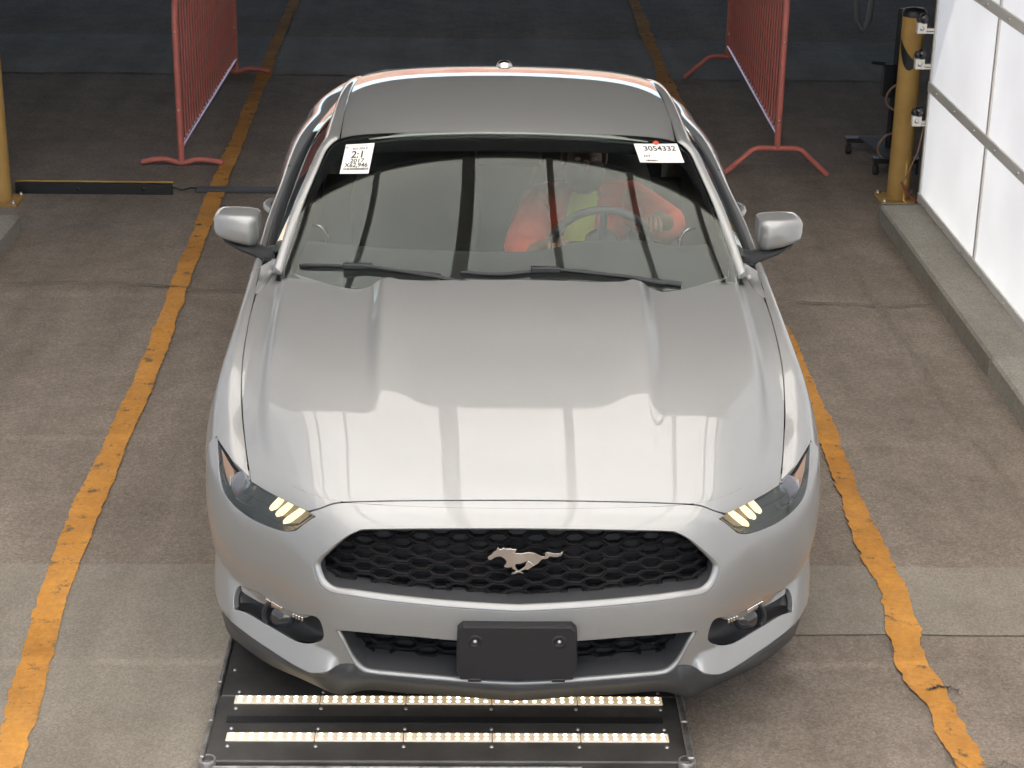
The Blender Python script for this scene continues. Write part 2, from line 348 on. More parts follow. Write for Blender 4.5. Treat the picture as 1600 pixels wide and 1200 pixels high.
# outlines measured on the surfaces above (surface parameters, metres)
TR = {
 'hood_front': [(-0.0068,0.1539),(-0.1367,0.1535),(-0.2578,0.1537),(-0.3564,0.1555),(-0.4482,0.1576),(-0.4951,0.1602),(-0.5176,0.1576),(-0.5406,0.1556),(-0.569,0.1619)],
 'hood_lamp': [(-0.569,0.1619),(-0.5942,0.1845),(-0.6413,0.235),(-0.6936,0.2949),(-0.7419,0.3521)],
 'hood_side': [(-0.7419,0.3521),(-0.7572,0.426),(-0.7793,0.5479),(-0.7986,0.6679),(-0.8091,0.749),(-0.8198,0.8513),(-0.8266,0.9657),(-0.8309,1.0977),(-0.8338,1.2512),(-0.8319,1.3912)],
 'hood_corner': [(-0.8319,1.3912),(-0.8141,1.4419),(-0.8025,1.5058),(-0.7894,1.557),(-0.7455,1.5248)],
 'hood_rear': [(-0.7455,1.5248),(-0.6955,1.4812),(-0.6275,1.4232),(-0.5684,1.3788),(-0.5141,1.3538),(-0.485,1.3551),(-0.443,1.3799),(-0.4142,1.3623),(-0.3979,1.3692),(-0.3688,1.3542),(-0.3307,1.3539),(-0.1644,1.37),(0.0006,1.3748)],
 'f_top': [(-0.007,0.7495),(-0.1373,0.7488),(-0.259,0.7469),(-0.3583,0.7441),(-0.451,0.7395),(-0.4963,0.7343),(-0.5207,0.7279),(-0.5462,0.7188),(-0.5784,0.7076)],
 'f_lampin': [(-0.5553,0.705),(-0.5882,0.6834),(-0.6279,0.6533)],
 'f_lamplow': [(-0.6279,0.6525),(-0.667,0.6372),(-0.7241,0.6256),(-0.8063,0.6172),(-0.8885,0.6191),(-0.9559,0.6305),(-0.9999,0.6497),(-1.0265,0.6888),(-1.0453,0.7217),(-1.0579,0.7359)],
 'f_rimout': [(-0.0026,0.7102),(-0.1363,0.7086),(-0.2737,0.7051),(-0.3996,0.6988),(-0.4277,0.6945),(-0.4554,0.6825),(-0.4943,0.6564),(-0.5454,0.614),(-0.5628,0.5938),(-0.5652,0.5776),(-0.5531,0.542),(-0.5371,0.5245),(-0.5055,0.5163),(-0.4465,0.5151),(-0.3993,0.511),(-0.2902,0.5038),(-0.1694,0.4961),(-0.0006,0.4872)],
 'f_rimin': [(-0.0027,0.7012),(-0.1362,0.7001),(-0.2734,0.6968),(-0.3992,0.6906),(-0.4303,0.6852),(-0.4493,0.6756),(-0.4812,0.6511),(-0.5227,0.6101),(-0.5339,0.5958),(-0.5371,0.5813),(-0.5255,0.5524),(-0.5101,0.5388),(-0.4893,0.5329),(-0.4457,0.5324),(-0.3986,0.5292),(-0.2897,0.522),(-0.1692,0.5144),(-0.0008,0.5057)],
 'f_barlow': [(0.0008,0.3982),(-0.1662,0.4029),(-0.2945,0.4108),(-0.3953,0.4131),(-0.4711,0.4129),(-0.5052,0.4083)],
 'f_lowout': [(-0.5052,0.4083),(-0.49,0.3816),(-0.478,0.3538),(-0.4693,0.3311),(-0.4602,0.3104),(-0.4425,0.2912),(-0.4071,0.2833),(-0.3028,0.2795),(-0.1207,0.2679),(0.0033,0.2614)],
 'f_lowin': [(-0.4904,0.4095),(-0.4782,0.3838),(-0.4681,0.3574),(-0.4606,0.3404),(-0.4496,0.3219),(-0.4328,0.3047),(-0.4042,0.2957),(-0.3021,0.2919),(-0.1206,0.281),(0.003,0.2748)],
 'f_blade': [(-0.5756,0.282),(-0.5987,0.2769),(-0.62,0.2737),(-0.7345,0.2735),(-0.8613,0.2801),(-0.972,0.2871),(-1.0427,0.2852)],
 'f_bladein': [(-0.4602,0.3104),(-0.4782,0.3104),(-0.5261,0.2963),(-0.5756,0.282)],
 'f_fog': [(-0.9742,0.3169),(-0.9771,0.3411),(-0.9644,0.3653),(-0.9408,0.3848),(-0.9003,0.3928),(-0.8424,0.4015),(-0.7615,0.4038),(-0.6709,0.4104),(-0.6219,0.4199),(-0.581,0.4319),(-0.5568,0.43),(-0.5471,0.4131),(-0.5441,0.3901),(-0.5488,0.3676),(-0.5748,0.3448),(-0.6292,0.3288),(-0.6801,0.3234),(-0.7493,0.3237),(-0.8351,0.3255),(-0.904,0.3269)],
 'f_foglip': [(-0.8424,0.4015),(-0.6709,0.4104)],
 'lamp_up': [(-1.058,0.739),(-1.0363,0.7349),(-1.0005,0.729),(-0.9377,0.7136),(-0.8536,0.708),(-0.7712,0.706),(-0.6894,0.7082),(-0.6206,0.7087),(-0.5898,0.7085),(-0.5597,0.7048)],
 'lamp_in': [(-0.5597,0.7048),(-0.593,0.683),(-0.632,0.6545)],
 'lamp_low': [(-0.632,0.6545),(-0.668,0.6407),(-0.7242,0.6295),(-0.8063,0.6216),(-0.886,0.6242),(-0.9488,0.6367),(-0.9899,0.6547),(-1.0167,0.6927),(-1.0386,0.7233),(-1.058,0.739)],
 'drl0': [(-0.7178,0.7082),(-0.6892,0.7072),(-0.6976,0.697),(-0.7233,0.6782),(-0.7446,0.6729),(-0.7544,0.6786)],
 'drl1': [(-0.6696,0.7093),(-0.6435,0.7089),(-0.6587,0.6951),(-0.6893,0.6726),(-0.7118,0.6683),(-0.7199,0.6746)],
 'drl2': [(-0.6171,0.7097),(-0.59,0.7098),(-0.6116,0.6929),(-0.6507,0.6666),(-0.6752,0.6617),(-0.6785,0.6679)],
 'proj': [(-0.8844,0.6845)],
 'fogc': [(-0.7468,0.3586)],
 'marker': [(-1.0302,0.7295),(-1.0033,0.726),(-0.9666,0.7159),(-0.9484,0.7043),(-0.9381,0.6866),(-0.9392,0.6606),(-0.9615,0.667),(-0.9873,0.688),(-1.0097,0.7107)],
 'signal': [(-0.9322,0.3848),(-0.8431,0.3992),(-0.7605,0.4018),(-0.6709,0.4077),(-0.6224,0.4178),(-0.5839,0.4289),(-0.6073,0.4125),(-0.6793,0.3867),(-0.7624,0.3734),(-0.8503,0.3694),(-0.9259,0.3727)],
 'w_lamp': [(0.3495,-0.0003),(0.3641,0.0388),(0.4055,0.0812),(0.9859,0.547),(0.9121,0.4579),(0.883,0.4103)],
 'w_seam': [(0.883,0.4103),(0.8779,0.4291),(0.7929,0.3693)],
 'w_door': [(2.4744,0.4273),(2.2002,0.3733),(1.5678,0.0017),(1.8592,0.3016),(1.7227,0.2707)],
 'lip': [(-0.8767,0.5915),(-0.8628,0.531),(-0.8429,0.473),(-0.7784,0.3759),(-0.6948,0.2806),(-0.6055,0.2094),(-0.5288,0.1443),(-0.4868,0.1223),(-0.4619,0.1308),(-0.4172,0.1487),(-0.3559,0.1421),(-0.2442,0.1269),(-0.1151,0.109),(0.0063,0.0926)],
 'liptop': [(-1.0567,0.2814),(-1.0099,0.2865),(-0.9719,0.2855),(-0.8613,0.2783),(-0.7364,0.2715),(-0.6201,0.2722),(-0.5757,0.2806),(-0.5262,0.2948),(-0.4797,0.3072),(-0.4604,0.3083),(-0.4436,0.289),(-0.4073,0.2812),(-0.3029,0.2773),(-0.1207,0.2657),(0.0033,0.2591)],
 's_edge': [(-0.7541,0.9707),(-0.738,1.0245),(-0.7129,1.1017),(-0.6839,1.164),(-0.66,1.2126),(-0.6491,1.2302),(-0.6306,1.2457),(-0.6066,1.2571),(-0.5439,1.2708),(-0.4001,1.2847),(-0.2171,1.2928),(0.0038,1.296)],
 'stickL': [(-0.5784,1.2439),(-0.4763,1.2546),(-0.49,1.1874),(-0.5916,1.1796)],
 'stickR': [(0.4436,1.2607),(0.6025,1.2514),(0.6203,1.2091),(0.4599,1.2194)],
 'dot': [(0.5245,1.2572)],
 'wiperA': [(-0.7003,0.9768),(-0.6314,0.9807),(-0.535,0.9839),(-0.4177,0.9812),(-0.3119,0.978),(-0.2277,0.9756)],
 'wiperB': [(-0.1648,0.9826),(-0.0387,0.9785),(0.0666,0.9845),(0.1722,0.9879),(0.2776,0.9811),(0.3826,0.9704),(0.5085,0.9543)],
}
# ------------------------------------------------------------------ trimmed surface panels
def spath(pts, h=.012):
    """smooth curve through points, resampled"""
    p = np.array(pts, float)
    if len(p) < 3:
        n = max(2, int(np.hypot(*(p[1]-p[0]))/h)+1); return [tuple(p[0]+(p[1]-p[0])*i/(n-1)) for i in range(n)]
    d = np.concatenate([[0], np.cumsum(np.sqrt(np.hypot(*np.diff(p, axis=0).T)))])
    f = cspl(d, p); L = np.hypot(*np.diff(p, axis=0).T).sum(); n = max(4, int(L/h)+1)
    return [tuple(q) for q in f(np.linspace(0, d[-1], n))]
def chain(*segs):
    out = []
    for s in segs:
        for q in s:
            if not out or math.hypot(q[0]-out[-1][0], q[1]-out[-1][1]) > 1e-4: out.append((float(q[0]), float(q[1])))
    if math.hypot(out[0][0]-out[-1][0], out[0][1]-out[-1][1]) < 1e-4: out.pop()
    return out
def mir(pts): return [(-u, v) for u, v in reversed(pts)]
def inpoly(P, poly):
    x, y = P[:, 0], P[:, 1]; q = np.array(poly); r = np.zeros(len(P), bool)
    for (x0, y0), (x1, y1) in zip(q, np.roll(q, -1, 0)):
        c = ((y0 > y) != (y1 > y)); r ^= c & (x < (x1-x0)*(y-y0)/((y1-y0) if y1 != y0 else 1e-12)+x0)
    return r
def normals(S, u, v, sign):
    e = 4e-4; a = S(u+e, v)-S(u-e, v); b = S(u, v+e)-S(u, v-e); n = np.cross(a, b); n /= np.maximum(np.linalg.norm(n, axis=-1, keepdims=True), 1e-12); return n*sign
def panel(name, S, outer, holes, m, parent, h=.014, sign=1, sc=(1, 1), edge=.016, round_=.0025, off=0., fl_holes=True):
    """one sheet of bodywork: surface S trimmed to an outline, with rounded, folded-in edges"""
    k = np.array(sc); loops = [np.array(l)*k for l in [outer]+list(holes)]
    allb = np.vstack(loops); lo, hi = loops[0].min(0), loops[0].max(0)
    gx = np.arange(lo[0], hi[0], h); gy = np.arange(lo[1], hi[1], h*.866)
    G = np.array([(x+(h/2 if j % 2 else 0), y) for j, y in enumerate(gy) for x in gx])
    ins = inpoly(G, loops[0])
    for l in loops[1:]: ins &= ~inpoly(G, l)
    G = G[ins]
    if len(G):
        keep = np.ones(len(G), bool)
        for i in range(0, len(G), 2000):
            d = np.sqrt(((G[i:i+2000, None]-allb[None])**2).sum(-1)).min(1); keep[i:i+2000] = d > h*.45
        G = G[keep]
    V = [Vector(p) for p in np.vstack([allb, G])]; E = []; n = 0
    for l in loops: E += [(n+i, n+(i+1) % len(l)) for i in range(len(l))]; n += len(l)
    r = delaunay_2d_cdt(V, E, [], 0, 1e-7)
    P2 = np.array([tuple(p) for p in r[0]]); T = np.array([f for f in r[2] if len(f) == 3])
    c = P2[T].mean(1); ok = inpoly(c, loops[0])
    for l in loops[1:]: ok &= ~inpoly(c, l)
    T = T[ok]; U = P2/k; P = S(U[:, 0], U[:, 1]); N = normals(S, U[:, 0], U[:, 1], sign); P = P+N*off
    fn = np.cross(P[T[:, 1]]-P[T[:, 0]], P[T[:, 2]]-P[T[:, 0]]); bad = (fn*N[T[:, 0]]).sum(1) < 0
    T[bad] = T[bad][:, ::-1]
    vs = list(P); ns = list(N); fs = [tuple(int(a) for a in t) for t in T]
    if edge > 0:
        for li, l in enumerate(loops):
            if li > 0 and not fl_holes: continue
            u = l/k; p = S(u[:, 0], u[:, 1]); q = normals(S, u[:, 0], u[:, 1], sign); p = p+q*off; L = len(p)
            tg = np.roll(p, -1, 0)-np.roll(p, 1, 0); tg /= np.maximum(np.linalg.norm(tg, axis=1, keepdims=True), 1e-9)
            o = np.cross(tg, q)
            cw = np.sign(((l[:, 0]*np.roll(l[:, 1], -1))-(np.roll(l[:, 0], -1)*l[:, 1])).sum())
            g = np.cross(S(u[0, 0]+4e-4, u[0, 1])-S(u[0, 0], u[0, 1]), S(u[0, 0], u[0, 1]+4e-4)-S(u[0, 0], u[0, 1]))
            o *= cw*np.sign(np.dot(g, q[0]))*(1 if li == 0 else -1)
            rings = [(p, q), (p+(o*.7-q*.3)*round_, (q+o)/1.414), (p+(o-q)*round_, o), (p+o*round_-q*edge, o)]
            b0 = len(vs)
            for a, b in rings: vs += list(a); ns += list(b)
            for i in range(3):
                for j in range(L):
                    j2 = (j+1) % L; f = (b0+i*L+j, b0+i*L+j2, b0+(i+1)*L+j2, b0+(i+1)*L+j)
                    a = np.cross(np.array(vs[f[1]])-vs[f[0]], np.array(vs[f[3]])-vs[f[0]])
                    fs.append(f if np.dot(a, ns[f[0]]) >= 0 or (i and np.dot(a, ns[f[3]]) >= 0) else f[::-1])
    A = np.array(vs); org = (A.min(0)+A.max(0))/2
    me = bpy.data.meshes.new(name); me.from_pydata([tuple(x) for x in A-org], [], fs)
    me.polygons.foreach_set('use_smooth', [True]*len(fs)); me.update()
    me.normals_split_custom_set_from_vertices([tuple(x) for x in ns])
    return link(name, me, m, parent, tuple(org))
def loft(name, curves, m, parent, flip=False, mirror=False, closed=False):
    mb = MB(); P = np.array(curves)
    if closed: P = np.concatenate([P, P[:, :1]], 1)
    mb.grid(P, True, flip)
    if mirror: mb.mirror()
    return mb.build(name, m, parent)
def resample(c, n):
    c = np.array(c, float); d = np.concatenate([[0], np.cumsum(np.linalg.norm(np.diff(c, axis=0), axis=1))]); f = cspl(d, c) if len(c) > 2 else (lambda t: np.array([np.interp(t, d, c[:, i]) for i in range(c.shape[1])]).T)
    return f(np.linspace(0, d[-1], n))
# ================================================================== THE SETTING
def sheet(name, poly, z, m, kind='structure', parent=None):
    mb = MB(); mb.add([(x, y, z) for x, y in poly], [tuple(range(len(poly)))]); o = mb.build(name, m, parent, origin=(0, 0, 0) if parent is None else None)
    if kind and parent is None: o['kind'] = kind
    return o
sheet('ground', [(-400, -400), (400, -400), (400, 400), (-400, 400)], 0, 'asphalt')
def wob(x0, x1, y0, y1, n, a=.01):
    """rectangle with slightly uneven long edges"""
    b = [(x0+(x1-x0)*i/n, y0+random.uniform(-a, a)) for i in range(n+1)]; t = [(x0+(x1-x0)*i/n, y1+random.uniform(-a, a)) for i in range(n+1)]
    return b+t[::-1]
tag(sheet('concrete_band', wob(-.872, 9, .772, 1.245, 60, .006), .004, 'concrete'))
sheet('concrete_apron', wob(-9, -.872, -7, 1.235, 40, .006), .004, 'concrete')
sheet('concrete_drain_band', wob(-14, 14, 9.1, 10.55, 60, .02), .004, 'drain')
def stripe(name, cx, wd, label, m='yellow_line', z=.008, jag=.0035):
    """painted line with hand-laid, chipped edges; cx: list of (y, x)"""
    ys = np.arange(cx[0][0], cx[-1][0], .02); xs = np.interp(ys, [c[0] for c in cx], [c[1] for c in cx]); L = []; Rr = []; a = b = 0
    for y, x in zip(ys, xs):
        a = a*.9+random.uniform(-1, 1)*jag; b = b*.9+random.uniform(-1, 1)*jag; k = wd/2
        L.append((x-k+a+random.gauss(0, .0022), y, z)); Rr.append((x+k+b+random.gauss(0, .0022), y, z))
    mb = MB(); mb.grid(np.array([L, Rr]), False, True); o = mb.build(name, m, None, origin=(0, 0, 0))
    o['kind'] = 'structure'; return o
stripe('lane_line', [(-4, -1.38), (.06, -1.405), (.6, -1.45), (1.25, -1.497), (3.15, -1.505), (4.7, -1.552), (6.5, -1.592), (8.4, -1.63), (12.2, -1.706), (26, -1.95)], .092, '')
stripe('lane_line', [(-4, 1.31), (-.6, 1.285), (.1, 1.279), (.55, 1.245), (1.05, 1.272), (1.7, 1.262), (2.3, 1.287), (4, 1.272), (9, 1.259), (12.4, 1.287), (26, 1.3)], .098, '', jag=.006)
stripe('faded_lane_line', [(1.1, 1.93), (2.5, 1.86), (4.6, 1.78)], .045, '', 'faded_line', .012, .005)
M['seam'] = mat('crack_filler', (.115, .098, .082), .9)
for k, pts in enumerate(([(-2.45, 4.2), (-1.8, 4.24), (-1.35, 4.14), (-.6, 4.2), (.6, 4.1), (1.35, 4.05), (1.9, 4.0), (2.09, 4.02)], [(1.22, .06), (1.31, -.02), (1.36, .015), (1.47, -.12), (1.62, -.16)], [(1.24, .42), (1.30, .44), (1.345, .40)])):
    q = resample([(x, y, 0) for x, y in pts], 60); a = []; b = []
    for p in q:
        s = random.uniform(.002, .009)*(.9 if k == 0 else .7); dx, dy = random.uniform(-.006, .006), random.uniform(-.012, .012)
        a.append((p[0]+dx, p[1]+dy-s, .0125)); b.append((p[0]+dx, p[1]+dy+s, .0125))
    o = MB().grid(np.array([a, b]), False, True).build('pavement_crack', 'seam', None, origin=(0, 0, 0)); o['kind'] = 'structure'
# right and left kerbs the booth walls stand on
def kerb(x0, x1, y0, y1, label):
    e = empty('kerb', ((x0+x1)/2, (y0+y1)/2, 0), label, 'kerb', 'kerbs under the booth walls'); y = y0
    while y < y1-.01:
        y2 = min(y+2.4, y1); MB().box(x0, x1, y+.004, y2-.004, -.05, .1, .012).build('kerb_block', 'kerb', e); y = y2
kerb(2.098, 2.62, -6.55, 5.465, 'pale concrete kerb under the white panel wall on the right')
kerb(-3.02, -2.50, -6.9, 5.1, 'pale concrete kerb end at the left edge beside the yellow post')
# booth walls of white translucent panels: 1.2 m x 0.62 m sheets between steel strips
def booth_wall(x, yend, n, rows, sgn, label):
    e = empty('panel_wall', (x, yend, .1), label, 'wall')
    ys = [yend-1.215*i for i in range(n+1)]; zs = [.115+.618*i for i in range(rows+1)]
    pm = MB().box(-.004, .004, -.60, .60, -.302, .302).mesh('panel'); pm.materials.append(M['wall_panel'])
    for i in range(n):
        for j in range(rows): link('panel', pm, None, e, (x, (ys[i]+ys[i+1])/2, (zs[j]+zs[j+1])/2))
    for j, z in enumerate(zs): MB().box(x-sgn*.014-.006, x-sgn*.014+.006, ys[-1], ys[0], z-.027, z+.027, .002).build('rail', 'frame', e)
    for y in ys: MB().box(x-sgn*.008-.005, x-sgn*.008+.005, y-.0135, y+.0135, .1, zs[-1]+.03).build('joint_strip', 'frame', e)
    sm = MB().lathe((0, 0, 0), (-sgn, 0, 0), [(.0, .006), (.006, .005), (.009, .001), (.009, -.004)], 8).mesh('screw'); sm.materials.append(M['steel'])
    for j, z in enumerate(zs[:4]):
        for i in range(5):
            for k in range(3): link('screw', sm, None, e, (x-sgn*.022, ys[0]-.2-1.215*i-.41*k, z))
    return e
booth_wall(2.346, 5.55, 10, 7, 1, 'tall white translucent panel wall with grey strips along the right side')
booth_wall(-2.76, 5.10, 10, 7, -1, 'white translucent panel wall along the left side, seen only in reflections')
# booth roof: the same sheets between dark beams
ZR = 3.80
def booth_roof():
    e = empty('panel_roof', (0, 0, ZR), 'white translucent panel roof above the car, mirrored in windscreen and bonnet', 'roof')
    xs = [-2.10, -1.72, -1.06, -.27, .38, 1.07, 1.72, 2.06]; ys = [3.46-1.75*i for i in range(7)]
    for i in range(7):
        for j in range(6):
            MB().box(xs[i]+.012, xs[i+1]-.012, ys[j+1]+.01, ys[j]-.01, ZR, ZR+.008).build('panel', 'panel', e)
    for k, x in enumerate(xs): b = .052 if k == 3 else .026; MB().box(x-b, x+b, ys[-1], ys[0], ZR-.05, ZR-.004).build('beam', 'dark_frame', e)
    for y in ys: MB().box(xs[0], xs[-1], y-.012, y+.012, ZR-.02, ZR-.006).build('cross_bar', 'frame', e)
    MB().box(2.078, 2.335, ys[-1], ys[0], ZR-.01, ZR+.02).build('soffit', 'soffit', e)
    MB().box(-2.75, -2.118, ys[-1], ys[0], ZR-.01, ZR+.02).build('soffit', 'soffit', e)
booth_roof()
# the dark garage behind the booth
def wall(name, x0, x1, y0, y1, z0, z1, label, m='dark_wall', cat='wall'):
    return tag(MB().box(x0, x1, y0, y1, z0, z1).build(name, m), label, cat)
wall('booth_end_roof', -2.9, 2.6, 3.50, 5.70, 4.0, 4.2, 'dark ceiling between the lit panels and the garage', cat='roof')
wall('light_gap_header', -2.74, 2.33, 3.475, 3.497, 3.70, 4.3, 'unseen dark header added to seal daylight out at the end of the lit panel roof', cat='wall')  # out of view; added to close the light gap over the panel roof
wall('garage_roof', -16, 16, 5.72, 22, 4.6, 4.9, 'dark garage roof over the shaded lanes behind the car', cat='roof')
wall('sun_blocking_header', -16, 16, 5.56, 5.715, 4.21, 4.95, 'unseen dark header added above the garage mouth to keep daylight out', cat='wall')  # unseen light block added above the booth opening
wall('sun_blocking_facade', 2.3515, 16, 5.545, 5.70, 0, 4.59, 'unseen dark wall added right behind the white panel wall to stop sun leaking in', cat='wall')  # unseen; added so sun and sky do not flood the garage
wall('sun_blocking_facade', -16, -2.86, 5.2, 5.35, 0, 4.59, 'unseen dark wall added left of the yellow post to keep daylight out', cat='wall')  # left counterpart, also added to keep daylight out
wall('sun_blocking_side_wall', 15.8, 16, 5.81, 21.9, 0, 4.59, 'unseen dark side wall added at the far right of the garage to block sun')  # out of view; added so sun cannot come in under the roof edge
wall('sun_blocking_side_wall', -16, -15.8, 5.36, 21.9, 0, 4.59, 'unseen dark side wall added at the far left of the garage to block sun')  # same added sun block on the left side
wall('sky_blocking_lintel', -16, 16, 22.01, 22.2, 3.45, 4.9, 'unseen dark lintel set low across the far garage exit to cut blue sky light')  # unseen; height set to limit blue light on the far floor
M['redwall'] = mat('added_red_building', (.33, .12, .10), .8, noise=(.40, .30, .20), ns=.35)
wall('added_red_building', -40, 40, 60, 64, 0, 5.2, 'unseen low red building added beyond the garage exit to be mirrored in the car roof', 'redwall', 'building')  # invented block, shaped to put a red band into the roof reflection
# ================================================================== THE CAR
CAR = empty('car', (0, 2.4, 0), 'silver two-door coupe facing the camera, standing over the lit floor plate', 'car')
def neg(k): return TR[k]
# ---- hood
ho = chain(spath(TR['hood_front']), spath(TR['hood_lamp']), spath(TR['hood_side'], .02), spath(TR['hood_corner']), spath(TR['hood_rear'], .01))
ho = [p for p in ho if p[0] < -.002]
hood_o = panel('hood', hood, chain([(0, TR['hood_front'][0][1])], ho, [(0, TR['hood_rear'][-1][1])], mir(ho)), [], 'paint', CAR, h=.011, edge=.02)
# ---- front bumper
ARC = (.862, .335, .378)
def archpts(z0, z1, n=14):
    """(u, z) on the fascia where it meets the front wheel opening"""
    us = np.linspace(.8, 1.35, 400); out = []
    for z in np.linspace(z0, z1, n):
        ya = ARC[0]-math.sqrt(max(ARC[2]**2-(z-ARC[1])**2, 0)); P = fascia(us, np.full_like(us, z)); out.append((-float(us[np.abs(P[:, 1]-ya).argmin()]), z))
    return out
us_ = np.linspace(.9, 1.3, 400)
def u_at(y, z): P = fascia(us_, np.full_like(us_, z)); return -float(us_[np.abs(P[:, 1]-y).argmin()])
seam = [TR['f_lamplow'][-1], (TR['f_lamplow'][-1][0]-.006, .749), (u_at(.610, .715), .715), (u_at(.640, .670), .670)]
arch = archpts(.645, .262)
bo = chain(spath(TR['f_top']), [(-.5553, .7050)], spath(TR['f_lampin']), spath(TR['f_lamplow']), seam, spath(arch), spath(TR['f_blade'][::-1]), spath(TR['f_bladein'][::-1]), spath(TR['f_lowout'][:5][::-1]), spath(TR['f_barlow'][::-1]))
bo = [p for p in bo if p[0] < -.002]
bo_full = chain([(0, TR['f_top'][0][1])], bo, [(0, TR['f_barlow'][0][1])], mir(bo))
rim = [p for p in spath(TR['f_rimout'], .01) if p[0] < -.002]
rim_full = chain([(0, TR['f_rimout'][0][1])], rim, [(0, TR['f_rimout'][-1][1])], mir(rim))
fog = spath(TR['f_fog']+TR['f_fog'][:1], .01)[:-1]
bumper = panel('front_bumper', fascia, bo_full, [rim_full, fog, mir(fog)], 'paint', CAR, h=.0115, sign=1, edge=.018, round_=.003)
def fpt(u, z, dy=0., dx=0.):
    p = fascia(np.array(u), np.array(z)).copy(); p[..., 1] += dy; p[..., 0] -= np.sign(p[..., 0])*dx; return p
# grille surround: bright facet, then the deep dark throat
def ring(keyo, keyi, n):
    a = np.array(TR[keyo]); b = np.array(TR[keyi])
    for q_ in (a, b):
        for e_ in (0, -1):
            if abs(q_[e_, 0]) < .01: q_[e_, 0] = 0
    d = np.linspace(0, len(a)-1, n)
    fa = cspl(np.arange(len(a)), a); fb = cspl(np.arange(len(b)), b); return fa(d), fb(d)
ra, rb = ring('f_rimout', 'f_rimin', 110)
rmid = ra*.55+rb*.45
mb = MB(); mb.grid([fpt(ra[:, 0], ra[:, 1], .003), fpt(ra[:, 0]*.8+rb[:, 0]*.2, ra[:, 1]*.8+rb[:, 1]*.2, -.002), fpt(rmid[:, 0], rmid[:, 1], -.001), fpt(rb[:, 0], rb[:, 1], .008), fpt(rb[:, 0], rb[:, 1], .014)], True, True); mb.mirror()
mb.build('grille_surround', 'paint', CAR)
mb = MB(); mb.grid([fpt(rb[:, 0], rb[:, 1], .014), fpt(rb[:, 0]*.995, .6+(rb[:, 1]-.6)*.97, .085)], True, True); mb.mirror()
throat = mb.build('grille_throat', 'grey_plastic', CAR)
la, lb = ring('f_lowout', 'f_lowin', 60)
mb = MB(); mb.grid([fpt(la[:, 0], la[:, 1], .012), fpt(la[:, 0], la[:, 1]+.002, -.004), fpt(la[:, 0]*.5+lb[:, 0]*.5, la[:, 1]*.5+lb[:, 1]*.5, -.006), fpt(lb[:, 0], lb[:, 1], .002), fpt(lb[:, 0], lb[:, 1], .008)], True, True); mb.mirror()
mb.build('lower_grille_surround', 'paint', CAR)
mb = MB(); mb.grid([fpt(lb[:, 0], lb[:, 1], .008), fpt(lb[:, 0]*.97, .35+(lb[:, 1]-.35)*.80, .10)], True, True); mb.mirror()
mb.build('lower_grille_throat', 'grey_plastic', CAR)
# honeycomb meshes, long flat cells
def honey(name, poly, dyd, cw, ch, fr=.0058, dep=.018):
    mb = MB(); q = np.array(poly); x0, x1 = q[:, 0].min(), q[:, 0].max(); z0, z1 = q[:, 1].min(), q[:, 1].max(); k = cw*.28
    hexo = [(-cw/2+k, -ch/2), (cw/2-k, -ch/2), (cw/2, 0), (cw/2-k, ch/2), (-cw/2+k, ch/2), (-cw/2, 0)]
    ncol = int((x1-x0)/(cw-k))+3
    for i in range(-ncol//2-1, ncol//2+2):
        for j in range(int((z1-z0)/ch)+3):
            cx = i*(cw-k); cz = z0+j*ch+(ch/2 if i % 2 else 0)
            if not inpoly(np.array([[cx, cz]]), poly)[0] and not inpoly(np.array([[cx*.96, (cz-(z0+z1)/2)*.8+(z0+z1)/2]]), poly)[0]: continue
            def P(sx, sz, dy):
                xs = np.array([cx+a*sx for a, b in hexo]); zs = np.array([cz+b*sz for a, b in hexo]); y = plan_y(xs)+prof(zs)+dyd+dy; return np.stack([xs, y, zs], 1)
            s1, s2 = 1-2*fr/cw*1.2, 1-2*fr/ch
            A = P(1.0, 1.0, .004); B = P((1+s1)/2, (1+s2)/2, 0.); C = P(s1, s2, .003); D = P(s1*.96, s2*.9, dep)
            vs = np.vstack([A, B, C, D]); fs = []
            for r in range(3):
                for e in range(6): fs.append((r*6+e, r*6+(e+1) % 6, r*6+6+(e+1) % 6, r*6+6+e))
            pass
            mb.add(vs, [f for f in fs if f], False)
    return mb.build(name, 'grille_black', CAR)
def xz(uz): p = fascia(np.array([a for a, b in uz]), np.array([b for a, b in uz])); return [(float(a), float(c)) for a, b, c in p]
gi = xz([tuple(p) for p in rb]); honey('grille_mesh', gi+[(-a, b) for a, b in gi[::-1]], .062, .072, .0335)
lo_poly = xz([tuple(p) for p in lb]+TR['f_barlow'][::-1]); lo_poly = [p for p in lo_poly]
lp = xz([tuple(p) for p in lb]); lp2 = [(-.5, .41), (0, .40)]
honey('lower_grille_mesh', [(-.50, .425), (.50, .425), (.47, .36), (.43, .315), (-.43, .315), (-.47, .36)], .085, .085, .037)
mb = MB(); xs = np.linspace(-.62, .62, 41); mb.grid([np.stack([xs, plan_y(xs)+.12, 0*xs+z], 1) for z in (.24, .42, .74)], True, True); mb.build('radiator_shroud', 'interior', CAR)
mb = MB(); xs = np.linspace(-.50, .50, 31); mb.grid([fpt(np.linspace(-.505, .505, 31), np.interp(np.abs(np.linspace(-.505, .505, 31)), [0, .2, .4, .505], [.398, .404, .4125, .4085]), d) for d in (.012, .10)], True, False); mb.build('bumper_bar_underside', 'grey_plastic', CAR)
